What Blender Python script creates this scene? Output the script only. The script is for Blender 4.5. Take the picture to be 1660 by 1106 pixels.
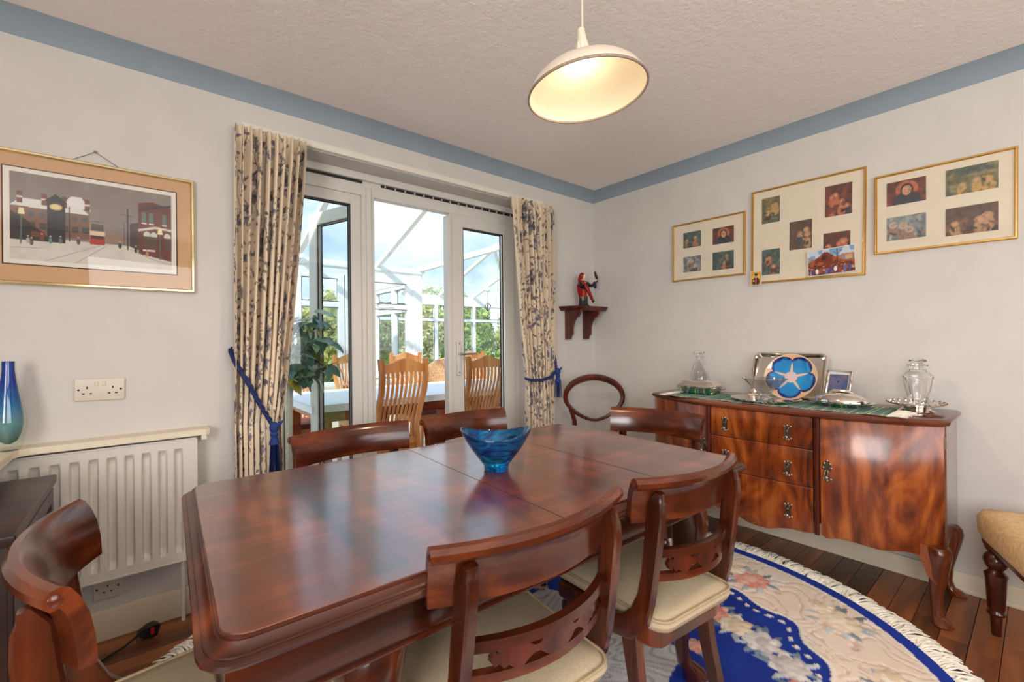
import bpy, math, random
import numpy as np
from mathutils import Vector, Matrix
R_ = random.Random(7)
PI = math.pi
sc = bpy.context.scene
COL = sc.collection
for o in list(bpy.data.objects): bpy.data.objects.remove(o)

# ------------------------------------------------------------------ camera, world, lights, exposure
CZ = 1.163
th = math.radians(50.28); roll = math.radians(0.57)
F = Vector((math.cos(th), math.sin(th), 0)); R0 = Vector((math.sin(th), -math.cos(th), 0)); U0 = Vector((0, 0, 1))
RR = math.cos(roll)*R0 - math.sin(roll)*U0
UU = math.sin(roll)*R0 + math.cos(roll)*U0
cam = bpy.data.cameras.new('camera'); camo = bpy.data.objects.new('camera', cam); COL.objects.link(camo)
M = Matrix.Identity(4)
for i in range(3): M[i][0] = RR[i]; M[i][1] = UU[i]; M[i][2] = -F[i]
M[2][3] = CZ
camo.matrix_world = M
cam.sensor_width = 36; cam.sensor_fit = 'HORIZONTAL'; cam.lens = 36*718.6/1660; cam.clip_start = 0.03
sc.camera = camo
sc.view_settings.view_transform = 'Standard'; sc.view_settings.look = 'None'
sc.view_settings.exposure = 0.08; sc.view_settings.gamma = 1.0; sc.view_settings.use_curve_mapping = False

def lin(c):
    return tuple(((v/255)/12.92 if v/255 <= 0.04045 else ((v/255+0.055)/1.055)**2.4) for v in c)

w = bpy.data.worlds.new('sky'); sc.world = w; w.use_nodes = True
nt = w.node_tree; nt.nodes.clear()
wo = nt.nodes.new('ShaderNodeOutputWorld'); bg = nt.nodes.new('ShaderNodeBackground')
tc = nt.nodes.new('ShaderNodeTexCoord'); mp = nt.nodes.new('ShaderNodeMapping'); mp.inputs['Scale'].default_value = (2.2, 2.2, 4.5)
nz = nt.nodes.new('ShaderNodeTexNoise'); nz.inputs['Scale'].default_value = 1.6; nz.inputs['Detail'].default_value = 6; nz.inputs['Roughness'].default_value = 0.55
cr = nt.nodes.new('ShaderNodeValToRGB')
cr.color_ramp.elements[0].position = 0.40; cr.color_ramp.elements[0].color = (*lin((160, 194, 230)), 1)
cr.color_ramp.elements[1].position = 0.62; cr.color_ramp.elements[1].color = (*lin((246, 248, 250)), 1)
bg.inputs['Strength'].default_value = 1.6
nt.links.new(tc.outputs['Generated'], mp.inputs['Vector']); nt.links.new(mp.outputs['Vector'], nz.inputs['Vector'])
nt.links.new(nz.outputs['Fac'], cr.inputs['Fac']); nt.links.new(cr.outputs['Color'], bg.inputs['Color']); nt.links.new(bg.outputs['Background'], wo.inputs['Surface'])

def area(name, loc, target, sx, sy, power, color):
    l = bpy.data.lights.new(name, 'AREA'); l.shape = 'RECTANGLE'; l.size = sx; l.size_y = sy; l.energy = power; l.color = color
    o = bpy.data.objects.new(name, l); COL.objects.link(o); o.location = loc
    d = Vector(target)-Vector(loc); o.rotation_euler = d.to_track_quat('-Z', 'Y').to_euler(); return o
sunl = bpy.data.lights.new('sun', 'SUN'); sunl.energy = 4.6; sunl.angle = 0.03; sunl.color = (1.0, 0.93, 0.82)
suno = bpy.data.objects.new('sun', sunl); COL.objects.link(suno)
suno.rotation_euler = Vector((0.75, 0.55, -0.75)).to_track_quat('-Z', 'Y').to_euler()
# added fill lamps, set as daylight from unseen windows assumed behind and at left
area('window_daylight_front', (0.7, -1.70, 1.45), (1.6, 1.2, 2.0), 2.3, 1.25, 40, (1.0, 0.975, 0.945))
area('window_daylight_left', (-1.42, -0.65, 1.48), (2.6, 0.3, 1.75), 1.2, 1.2, 58, (1.0, 0.975, 0.945))

# ------------------------------------------------------------------ materials
def newmat(name):
    m = bpy.data.materials.new(name); m.use_nodes = True
    n = m.node_tree; b = n.nodes['Principled BSDF']; return m, n, b
def setp(b, **k):
    for kk, v in k.items():
        b.inputs[kk].default_value = v
def objcoord(n, scale=(1, 1, 1)):
    t = n.nodes.new('ShaderNodeTexCoord'); mm = n.nodes.new('ShaderNodeMapping'); mm.inputs['Scale'].default_value = scale
    n.links.new(t.outputs['Object'], mm.inputs['Vector']); return mm.outputs['Vector']
def noise(n, vec, scale, detail=4, rough=0.55, dist=0.0):
    z = n.nodes.new('ShaderNodeTexNoise'); z.inputs['Scale'].default_value = scale; z.inputs['Detail'].default_value = detail
    z.inputs['Roughness'].default_value = rough; z.inputs['Distortion'].default_value = dist
    n.links.new(vec, z.inputs['Vector']); return z.outputs['Fac']
def ramp(n, fac, stops):
    r = n.nodes.new('ShaderNodeValToRGB'); e = r.color_ramp.elements
    e[0].position = stops[0][0]; e[0].color = (*lin(stops[0][1]), 1)
    e[1].position = stops[-1][0]; e[1].color = (*lin(stops[-1][1]), 1)
    for p, c in stops[1:-1]:
        x = e.new(p); x.color = (*lin(c), 1)
    n.links.new(fac, r.inputs['Fac']); return r.outputs['Color']
def bump(n, b, fac, strength, dist=0.002):
    bb = n.nodes.new('ShaderNodeBump'); bb.inputs['Strength'].default_value = strength; bb.inputs['Distance'].default_value = dist
    n.links.new(fac, bb.inputs['Height']); n.links.new(bb.outputs['Normal'], b.inputs['Normal'])
def plain(name, c, rough=0.5, metal=0.0, var=0.06, nscale=30, bmp=0.0, coat=0.0, spec=0.5):
    m, n, b = newmat(name)
    v = objcoord(n); f = noise(n, v, nscale, 3)
    lo = tuple(max(0, x*(1-var)) for x in c); hi = tuple(min(255, x*(1+var)) for x in c)
    n.links.new(ramp(n, f, [(0.3, lo), (0.7, hi)]), b.inputs['Base Color'])
    setp(b, Roughness=rough, Metallic=metal); b.inputs['Coat Weight'].default_value = coat; b.inputs['Specular IOR Level'].default_value = spec
    if bmp: bump(n, b, f, bmp)
    return m
def wood(name, dark, mid, light, axis=0, rough=0.28, scale=1.0, coat=0.3, dist=1.2, rnd=False, bl=7.0, fz=0.9, fa=None):
    m, n, b = newmat(name)
    s = [26*scale]*3; s[axis] = 2.2*scale
    v = objcoord(n, tuple(s))
    s2 = [bl*scale]*3; s2[axis if fa is None else fa] = fz*scale
    v2 = objcoord(n, tuple(s2))
    if rnd:
        oi = n.nodes.new('ShaderNodeObjectInfo'); ad = n.nodes.new('ShaderNodeVectorMath'); ad.operation = 'ADD'
        sc_ = n.nodes.new('ShaderNodeMath'); sc_.operation = 'MULTIPLY'; sc_.inputs[1].default_value = 37.0
        n.links.new(oi.outputs['Random'], sc_.inputs[0]); n.links.new(v2, ad.inputs[0]); n.links.new(sc_.outputs[0], ad.inputs[1]); v2 = ad.outputs[0]
        ad2 = n.nodes.new('ShaderNodeVectorMath'); ad2.operation = 'ADD'; n.links.new(v, ad2.inputs[0]); n.links.new(sc_.outputs[0], ad2.inputs[1]); v = ad2.outputs[0]
    f1 = noise(n, v, 1.0, 6, 0.6, 0.4); f2 = noise(n, v2, 1.0, 3, 0.5, dist)
    mx = n.nodes.new('ShaderNodeMath'); mx.operation = 'MULTIPLY_ADD'; mx.inputs[1].default_value = 0.45
    m2 = n.nodes.new('ShaderNodeMath'); m2.operation = 'MULTIPLY'; m2.inputs[1].default_value = 0.55
    n.links.new(f2, m2.inputs[0]); n.links.new(f1, mx.inputs[0]); n.links.new(m2.outputs[0], mx.inputs[2])
    fac = mx.outputs[0]
    if rnd:
        a3 = n.nodes.new('ShaderNodeMath'); a3.operation = 'MULTIPLY_ADD'; a3.inputs[1].default_value = 0.26; a3.inputs[2].default_value = -0.13
        n.links.new(oi.outputs['Random'], a3.inputs[0]); a4 = n.nodes.new('ShaderNodeMath'); n.links.new(fac, a4.inputs[0]); n.links.new(a3.outputs[0], a4.inputs[1]); fac = a4.outputs[0]
    n.links.new(ramp(n, fac, [(0.34, dark), (0.5, mid), (0.66, light)]), b.inputs['Base Color'])
    setp(b, Roughness=rough); b.inputs['Coat Weight'].default_value = coat; b.inputs['Coat Roughness'].default_value = 0.12
    bump(n, b, f1, 0.04, 0.001)
    return m
def colmat(name, rough=0.6, sheen=0.0, bmp=0.0, nscale=300, coat=0.0):
    m, n, b = newmat(name)
    a = n.nodes.new('ShaderNodeVertexColor'); a.layer_name = 'Col'
    n.links.new(a.outputs['Color'], b.inputs['Base Color']); setp(b, Roughness=rough)
    b.inputs['Sheen Weight'].default_value = sheen; b.inputs['Coat Weight'].default_value = coat
    if bmp: bump(n, b, noise(n, objcoord(n), nscale, 2), bmp)
    return m
def glass(name, tint=(1, 1, 1), ior=1.5, rough=0.0):
    m, n, b = newmat(name)
    setp(b, Roughness=rough, IOR=ior); b.inputs['Transmission Weight'].default_value = 1.0; b.inputs['Base Color'].default_value = (*tint, 1)
    return m
def pane(name, tint=(1, 1, 1), refl=1.0, white=0.0):
    m = bpy.data.materials.new(name); m.use_nodes = True; n = m.node_tree; n.nodes.clear()
    out = n.nodes.new('ShaderNodeOutputMaterial'); t = n.nodes.new('ShaderNodeBsdfTransparent'); g = n.nodes.new('ShaderNodeBsdfGlossy')
    t.inputs['Color'].default_value = (*tint, 1); g.inputs['Roughness'].default_value = 0.01
    lw = n.nodes.new('ShaderNodeLayerWeight'); lw.inputs['Blend'].default_value = 0.5
    pw_ = n.nodes.new('ShaderNodeMath'); pw_.operation = 'POWER'; pw_.inputs[1].default_value = 5.0; n.links.new(lw.outputs['Facing'], pw_.inputs[0])
    mu = n.nodes.new('ShaderNodeMath'); mu.operation = 'MULTIPLY_ADD'; mu.inputs[1].default_value = 0.6*refl; mu.inputs[2].default_value = 0.04*refl; mu.use_clamp = True
    mx = n.nodes.new('ShaderNodeMixShader'); n.links.new(pw_.outputs[0], mu.inputs[0]); n.links.new(mu.outputs[0], mx.inputs[0])
    n.links.new(t.outputs[0], mx.inputs[1]); n.links.new(g.outputs[0], mx.inputs[2]); last = mx
    if white:
        d = n.nodes.new('ShaderNodeBsdfTranslucent'); d.inputs['Color'].default_value = (0.9, 0.93, 0.95, 1)
        m3 = n.nodes.new('ShaderNodeMixShader'); m3.inputs[0].default_value = white
        n.links.new(mx.outputs[0], m3.inputs[1]); n.links.new(d.outputs[0], m3.inputs[2]); last = m3
    n.links.new(last.outputs[0], out.inputs['Surface']); return m

MT = {}
MT['wall'] = plain('wall_emulsion', (206, 200, 195), 0.85, var=0.012, nscale=6, bmp=0.0)
def ceil_mat():
    m, n, b = newmat('textured_ceiling_paint')
    v = objcoord(n); f = noise(n, v, 70, 5, 0.6); g = noise(n, v, 26, 3, 0.5)
    ad = n.nodes.new('ShaderNodeMath'); n.links.new(f, ad.inputs[0]); n.links.new(g, ad.inputs[1])
    b.inputs['Base Color'].default_value = (*lin((240, 232, 230)), 1); setp(b, Roughness=0.9)
    bump(n, b, ad.outputs[0], 0.45, 0.007); return m
MT['ceiling'] = ceil_mat()
MT['wall_far'] = plain('taupe_wall_paint', (112, 96, 84), 0.8, var=0.02, nscale=6)  # unseen rear wall, toned dark to cut bounce and reflections
MT['cove'] = plain('blue_cove_paint', (140, 153, 166), 0.7, var=0.02, nscale=5)
MT['white_paint'] = plain('white_gloss_paint', (226, 220, 208), 0.35, var=0.015, nscale=8)
MT['cream_paint'] = plain('cream_gloss_paint', (228, 214, 190), 0.35, var=0.02, nscale=8)
MT['upvc'] = plain('white_upvc', (212, 207, 202), 0.32, var=0.01)
MT['upvc_out'] = plain('white_upvc_conservatory', (240, 242, 244), 0.35, var=0.01)
MT['black'] = plain('black_plastic', (16, 16, 18), 0.4)
MT['red'] = plain('red_plastic', (190, 20, 30), 0.4)
MT['gasket'] = plain('black_rubber_gasket', (26, 27, 30), 0.6)
MT['pane'] = pane('window_glass', (0.97, 0.985, 0.985))
MT['roofpane'] = pane('roof_glazing', (0.90, 0.94, 0.965), 0.6, 0.025)
MT['picglass'] = pane('picture_glass', (1, 1, 1), 0.55)
MT['plank'] = wood('floor_board_wood', (74, 42, 24), (124, 70, 36), (160, 94, 50), 0, 0.38, 0.8, 0.15, rnd=True)
MT['mahog'] = wood('mahogany', (28, 9, 4), (72, 28, 11), (128, 60, 27), 0, 0.2, 0.6, 0.25)
MT['tabletop'] = wood('table_mahogany', (46, 14, 5), (104, 40, 14), (150, 70, 31), 0, 0.30, 0.5, 0.3, 1.8, bl=9.0, fz=2.0, fa=1)
_b = MT['tabletop'].node_tree.nodes['Principled BSDF']; _b.inputs['Coat Weight'].default_value = 1.0; _b.inputs['Coat IOR'].default_value = 1.85; _b.inputs['Coat Roughness'].default_value = 0.16
MT['moulding'] = wood('moulding_mahogany', (34, 12, 5), (84, 34, 13), (130, 62, 27), 0, 0.34, 0.5, 0.0)
MT['mahogz'] = wood('mahogany_upright', (24, 8, 4), (62, 24, 10), (108, 49, 22), 2, 0.2, 0.6, 0.3)
MT['darkmahog'] = wood('dark_mahogany', (36, 12, 7), (72, 25, 13), (104, 40, 20), 2, 0.22, 0.7, 0.3)
MT['flame'] = wood('flame_mahogany_veneer', (62, 22, 6), (128, 57, 18), (176, 95, 36), 2, 0.26, 0.75, 0.3, 4.5, bl=6.0, fz=2.2)
MT['sidetop'] = wood('sideboard_top_mahogany', (58, 24, 12), (96, 44, 24), (130, 68, 42), 1, 0.22, 0.6, 0.5)
MT['sideend'] = wood('sideboard_end_panel', (84, 50, 34), (112, 72, 52), (138, 96, 74), 2, 0.16, 0.6, 0.6)
MT['sideleg'] = wood('sideboard_leg_wood', (54, 21, 9), (108, 49, 20), (152, 80, 36), 2, 0.22, 0.6, 0.3)
MT['oak'] = wood('honey_oak', (168, 98, 46), (206, 136, 74), (232, 172, 108), 2, 0.4, 0.7, 0.1)
MT['orangewood'] = wood('red_table_wood', (112, 44, 18), (156, 70, 30), (182, 94, 46), 0, 0.35, 0.7, 0.1)
MT['blackwood'] = wood('very_dark_wood', (26, 14, 10), (48, 26, 19), (72, 40, 28), 0, 0.36, 0.7, 0.05)
MT['brass'] = plain('brass', (226, 186, 112), 0.22, 1.0, 0.03)
MT['gold'] = plain('gilt_metal', (218, 172, 98), 0.28, 1.0, 0.03)
MT['palegold'] = plain('pale_gold_metal', (226, 208, 160), 0.14, 1.0, 0.02)
MT['oldbrass'] = plain('antique_brass', (158, 140, 122), 0.3, 1.0, 0.18, 120, 0.3)
MT['silver'] = plain('silver_plate', (236, 228, 218), 0.09, 1.0, 0.02)
MT['steel'] = plain('brushed_steel', (200, 200, 198), 0.3, 1.0, 0.03)
MT['seat'] = plain('beige_seat_fabric', (186, 166, 136), 0.85, var=0.05, nscale=220, bmp=0.15)
MT['piping'] = plain('beige_piping', (176, 152, 118), 0.8)
MT['maroon'] = plain('maroon_leather', (122, 54, 52), 0.4)
MT['whitecloth'] = plain('white_cloth', (236, 240, 244), 0.7, var=0.01)
MT['rope'] = plain('navy_cord', (22, 36, 84), 0.75, var=0.25, nscale=200, bmp=0.4)
MT['tassel'] = plain('blue_tassel_thread', (28, 52, 116), 0.75, var=0.25, nscale=200)
MT['radiator'] = plain('radiator_enamel', (218, 210, 200), 0.35, var=0.01)
MT['plastic'] = plain('ivory_plastic', (212, 200, 184), 0.35, var=0.01)
MT['slot'] = plain('socket_slots', (40, 32, 28), 0.6)
MT['shade_out'] = plain('white_metal_shade', (222, 208, 190), 0.4, var=0.01)
MT['shade_rim'] = plain('grey_brown_metal_rim', (150, 130, 116), 0.35)
MT['cardmat'] = plain('cream_mount_card', (222, 208, 186), 0.9, var=0.01)
MT['tancard'] = plain('tan_mount_card', (200, 160, 122), 0.9, var=0.01)
MT['browncard'] = plain('dark_brown_card_bevel', (66, 36, 28), 0.8)
MT['whitecard'] = plain('white_card', (226, 220, 208), 0.9, var=0.01)
def leafmat():
    m, n, b = newmat('dark_green_leaf'); oi = n.nodes.new('ShaderNodeObjectInfo')
    n.links.new(ramp(n, oi.outputs['Random'], [(0.0, (58, 96, 80)), (0.5, (96, 136, 112)), (1.0, (150, 178, 146))]), b.inputs['Base Color']); setp(b, Roughness=0.35); return m
MT['leaf'] = leafmat()
MT['yleaf'] = plain('yellow_green_leaf', (170, 158, 62), 0.4, var=0.2)
MT['stem'] = plain('pale_plant_stem', (214, 206, 188), 0.6)
MT['pot'] = plain('white_glazed_pot', (214, 208, 200), 0.3)
MT['soil'] = plain('potting_soil', (60, 44, 34), 0.9)
MT['wicker'] = plain('cane_wicker', (206, 162, 122), 0.6, var=0.25, nscale=60, bmp=0.5)
MT['lawn'] = plain('lawn_grass', (120, 160, 74), 0.9, var=0.3, nscale=8)
MT['tile'] = plain('pale_floor_tile', (206, 196, 184), 0.35, var=0.04, nscale=4)
MT['hedgeA'] = plain('hedge_foliage', (204, 224, 128), 0.6, var=0.4, nscale=3)
MT['hedgeB'] = plain('yellow_hedge_foliage', (238, 230, 156), 0.6, var=0.35, nscale=3)
MT['hedgeC'] = plain('deep_hedge_foliage', (166, 200, 116), 0.6, var=0.4, nscale=3)
def leafy(m):
    n = m.node_tree; b = n.nodes['Principled BSDF']; t = n.nodes.new('ShaderNodeBsdfTranslucent'); mx = n.nodes.new('ShaderNodeMixShader'); mx.inputs[0].default_value = 0.45
    n.links.new(b.inputs['Base Color'].links[0].from_socket, t.inputs['Color']); n.links.new(b.outputs[0], mx.inputs[1]); n.links.new(t.outputs[0], mx.inputs[2]); n.links.new(mx.outputs[0], n.nodes['Material Output'].inputs['Surface'])
for k in ('hedgeA', 'hedgeB', 'hedgeC'): leafy(MT[k])
MT['bark'] = plain('branch_bark', (90, 70, 52), 0.9)
MT['col'] = colmat('printed_paper', 0.6)
MT['fabricprint'] = colmat('printed_cotton', 0.85, 0.1, 0.12, 700)
MT['wool'] = colmat('dyed_wool_pile', 0.95, 0.0, 0.5, 420)
MT['weave'] = colmat('woven_runner', 0.9, 0.1, 0.3, 600)
MT['glaze'] = colmat('glazed_ceramic', 0.08, 0, 0, coat=0.6)
MT['fringe'] = plain('cream_fringe_yarn', (238, 228, 212), 0.9, var=0.08, nscale=40)
MT['crystal'] = glass('clear_crystal', (1, 1, 1), 1.5)
MT['thin'] = pane('thin_clear_glass', (0.93, 0.94, 0.94), 1.6)
MT['bowlglass'] = pane('cut_bowl_glass', (0.86, 0.875, 0.875), 2.6)
def absorbglass(name, tint, absc, dens):
    m = glass(name, tint, 1.45)
    n = m.node_tree; va = n.nodes.new('ShaderNodeVolumeAbsorption'); va.inputs['Color'].default_value = (*absc, 1); va.inputs['Density'].default_value = dens
    n.links.new(va.outputs[0], n.nodes['Material Output'].inputs['Volume']); return m
MT['blueglass'] = glass('turquoise_blue_glass', (0.10, 0.52, 0.80), 1.4)
def swirl():
    m, n, b = newmat('blue_swirl_glass')
    v = objcoord(n, (9, 9, 26)); f = noise(n, v, 1.2, 4, 0.6, 2.5)
    n.links.new(ramp(n, f, [(0.34, (2, 26, 92)), (0.46, (4, 104, 178)), (0.58, (20, 160, 210)), (0.70, (60, 190, 216)), (0.8, (150, 170, 164))]), b.inputs['Base Color'])
    setp(b, Roughness=0.02, IOR=1.45); b.inputs['Transmission Weight'].default_value = 0.86; return m
MT['swirl'] = swirl()
def vaseinner():
    m, n, b = newmat('blue_to_green_cased_glass')
    v = objcoord(n); sx = n.nodes.new('ShaderNodeSeparateXYZ'); n.links.new(v, sx.inputs[0])
    mr = n.nodes.new('ShaderNodeMapRange'); mr.inputs['From Min'].default_value = 0.03; mr.inputs['From Max'].default_value = 0.31; n.links.new(sx.outputs['Z'], mr.inputs['Value'])
    n.links.new(ramp(n, mr.outputs[0], [(0.0, (96, 132, 112)), (0.25, (120, 166, 178)), (0.5, (20, 118, 190)), (0.8, (8, 62, 170))]), b.inputs['Base Color'])
    setp(b, Roughness=0.1, IOR=1.3); b.inputs['Transmission Weight'].default_value = 0.25; return m
MT['vasein'] = vaseinner()
MT['vaseout'] = pane('vase_clear_casing', (0.93, 0.96, 0.92), 1.5)
def emis(name, c, s):
    m, n, b = newmat(name); b.inputs['Emission Color'].default_value = (*c, 1); b.inputs['Emission Strength'].default_value = s; return m
MT['bulb'] = emis('lit_bulb', (1.0, 0.84, 0.56), 9)
MT['coat_red'] = plain('red_ceramic', (142, 22, 26), 0.15)
MT['coat_dark'] = plain('black_ceramic', (20, 24, 26), 0.15)
MT['blue_cer'] = plain('navy_ceramic', (22, 34, 96), 0.15)
MT['skin_cer'] = plain('flesh_ceramic', (232, 196, 158), 0.2)
MT['orange_cer'] = plain('rust_ceramic', (168, 54, 30), 0.15)
MT['bird_cer'] = plain('brown_bird_ceramic', (52, 30, 26), 0.2)

# ------------------------------------------------------------------ mesh builder
class MB:
    def __init__(s): s.v = []; s.f = []; s.M = None
    def add(s, vs, fs):
        b = len(s.v)
        if s.M is not None: vs = [tuple(s.M @ Vector(p)) for p in vs]
        s.v += [tuple(p) for p in vs]; s.f += [tuple(i+b for i in q) for q in fs]; return s
    def loft(s, secs, closed=True, caps=True, ring=False):
        n = len(secs[0]); vs = [p for q in secs for p in q]; fs = []; m = len(secs)
        for i in range(m if ring else m-1):
            j = (i+1) % m
            for k in range(n if closed else n-1):
                l = (k+1) % n
                fs.append((i*n+k, i*n+l, j*n+l, j*n+k))
        if caps and closed and not ring:
            fs.append(tuple(range(n))[::-1]); fs.append(tuple((m-1)*n+k for k in range(n)))
        return s.add(vs, fs)
    def box(s, c, d, b=0.0):
        x, y, z = c; hx, hy, hz = d[0]/2, d[1]/2, d[2]/2
        b = min(b, hx*0.9, hy*0.9, hz*0.9)
        if b <= 0:
            q = [(-1, -1), (1, -1), (1, 1), (-1, 1)]
            return s.loft([[(x+a*hx, y+e*hy, z+k*hz) for a, e in q] for k in (-1, 1)])
        def ring(ix, zz):
            X, Y = hx-ix, hy-ix; c_ = b*0.6
            return [(x+p, y+q, zz) for p, q in ((-X+c_, -Y), (X-c_, -Y), (X, -Y+c_), (X, Y-c_), (X-c_, Y), (-X+c_, Y), (-X, Y-c_), (-X, -Y+c_))]
        return s.loft([ring(b*0.7, z-hz), ring(b*0.2, z-hz+b*0.3), ring(0, z-hz+b), ring(0, z+hz-b), ring(b*0.2, z+hz-b*0.3), ring(b*0.7, z+hz)])
    def beam(s, a, b, w, h, up=(0, 0, 1)):
        a = Vector(a); b = Vector(b); d = (b-a).normalized(); u = Vector(up); r = d.cross(u).normalized(); u = r.cross(d).normalized()
        q = [(-1, -1), (1, -1), (1, 1), (-1, 1)]
        return s.loft([[tuple(p+r*(i*w/2)+u*(j*h/2)) for i, j in q] for p in (a, b)])
    def tube(s, path, rad, seg=8, caps=True, ring=False):
        P = [Vector(p) for p in path]; n = len(P); rad = rad if isinstance(rad, (list, tuple)) else [rad]*n
        secs = []; ref = None
        for i in range(n):
            if ring: t = (P[(i+1) % n]-P[i-1])
            else: t = P[min(i+1, n-1)]-P[max(i-1, 0)]
            t.normalize()
            if ref is None:
                ref = Vector((0, 0, 1)) if abs(t.z) < 0.9 else Vector((1, 0, 0))
            r = t.cross(ref).normalized() if t.cross(ref).length > 1e-6 else t.orthogonal().normalized()
            u = r.cross(t).normalized(); ref = u
            secs.append([tuple(P[i]+(r*math.cos(a)+u*math.sin(a))*rad[i]) for a in [2*PI*k/seg for k in range(seg)]])
        return s.loft(secs, True, caps, ring)
    def lathe(s, prof, c=(0, 0, 0), seg=24, caps=True, sx=1.0, sy=1.0, wob=None):
        secs = []
        for r, z in prof:
            ring = []
            for k in range(seg):
                a = 2*PI*k/seg; rr = r*(1+(wob(a, r, z) if wob else 0))
                ring.append((c[0]+rr*math.cos(a)*sx, c[1]+rr*math.sin(a)*sy, c[2]+z))
            secs.append(ring)
        return s.loft(secs, True, caps)
    def grid(s, nu, nv, fn, flip=False):
        vs = [fn(i/(nu-1), j/(nv-1)) for j in range(nv) for i in range(nu)]; fs = []
        for j in range(nv-1):
            for i in range(nu-1):
                q = (j*nu+i, j*nu+i+1, (j+1)*nu+i+1, (j+1)*nu+i); fs.append(q[::-1] if flip else q)
        return s.add(vs, fs)
    def sphere(s, c, r, seg=12, rings=8):
        r = r if isinstance(r, (list, tuple)) else (r, r, r)
        secs = []
        for i in range(rings+1):
            a = -PI/2+PI*i/rings; cr_ = max(math.cos(a), 0.02)
            secs.append([(c[0]+r[0]*cr_*math.cos(2*PI*k/seg), c[1]+r[1]*cr_*math.sin(2*PI*k/seg), c[2]+r[2]*math.sin(a)) for k in range(seg)])
        return s.loft(secs)
    def prism(s, poly, fn, t0, t1):
        return s.loft([[fn(a, b, t) for a, b in poly] for t in (t0, t1)])
    def mesh(s, name, m, smooth=35):
        me = bpy.data.meshes.new(name); me.from_pydata(s.v, [], s.f); me.update()
        import bmesh
        bm = bmesh.new(); bm.from_mesh(me); bmesh.ops.recalc_face_normals(bm, faces=bm.faces); bm.to_mesh(me); bm.free()
        if smooth:
            me.shade_smooth(); me.set_sharp_from_angle(angle=math.radians(smooth))
        for mm in (m if isinstance(m, list) else [m]): me.materials.append(mm)
        return me
def link(name, me, parent=None):
    o = bpy.data.objects.new(name, me); COL.objects.link(o)
    if parent is not None: o.parent = parent
    return o
def obj(name, mb, m, parent=None, label=None, smooth=35):
    o = link(name, mb.mesh(name, MT[m] if isinstance(m, str) else m, smooth), parent)
    if label: o['label'] = label
    return o
def tag(o, label, cat, group=None):
    o['label'] = label; o['category'] = cat
    if group: o['group'] = group
    return o
def thing(name, label, cat, loc=(0, 0, 0), rz=0.0, group=None):
    o = bpy.data.objects.new(name, None); COL.objects.link(o); o.location = loc; o.rotation_euler = (0, 0, rz); o.empty_display_size = 0.1
    return tag(o, label, cat, group)
def struct(name, mb, m, parent=None, smooth=35):
    o = obj(name, mb, m, parent, None, smooth)
    if parent is None: o['kind'] = 'structure'
    return o
def sempty(name, loc=(0, 0, 0), rz=0.0):
    o = bpy.data.objects.new(name, None); COL.objects.link(o); o.location = loc; o.rotation_euler = (0, 0, rz); o['kind'] = 'structure'; return o
def dup(root, loc, rz, label, scale=None):
    r = root.copy(); COL.objects.link(r); r.location = loc; r.rotation_euler = (0, 0, rz); r['label'] = label
    if scale: r.scale = scale
    for ch in list(root.children):
        c = ch.copy(); COL.objects.link(c); c.parent = r
        for g in list(ch.children):
            d = g.copy(); COL.objects.link(d); d.parent = c
    return r

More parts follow.
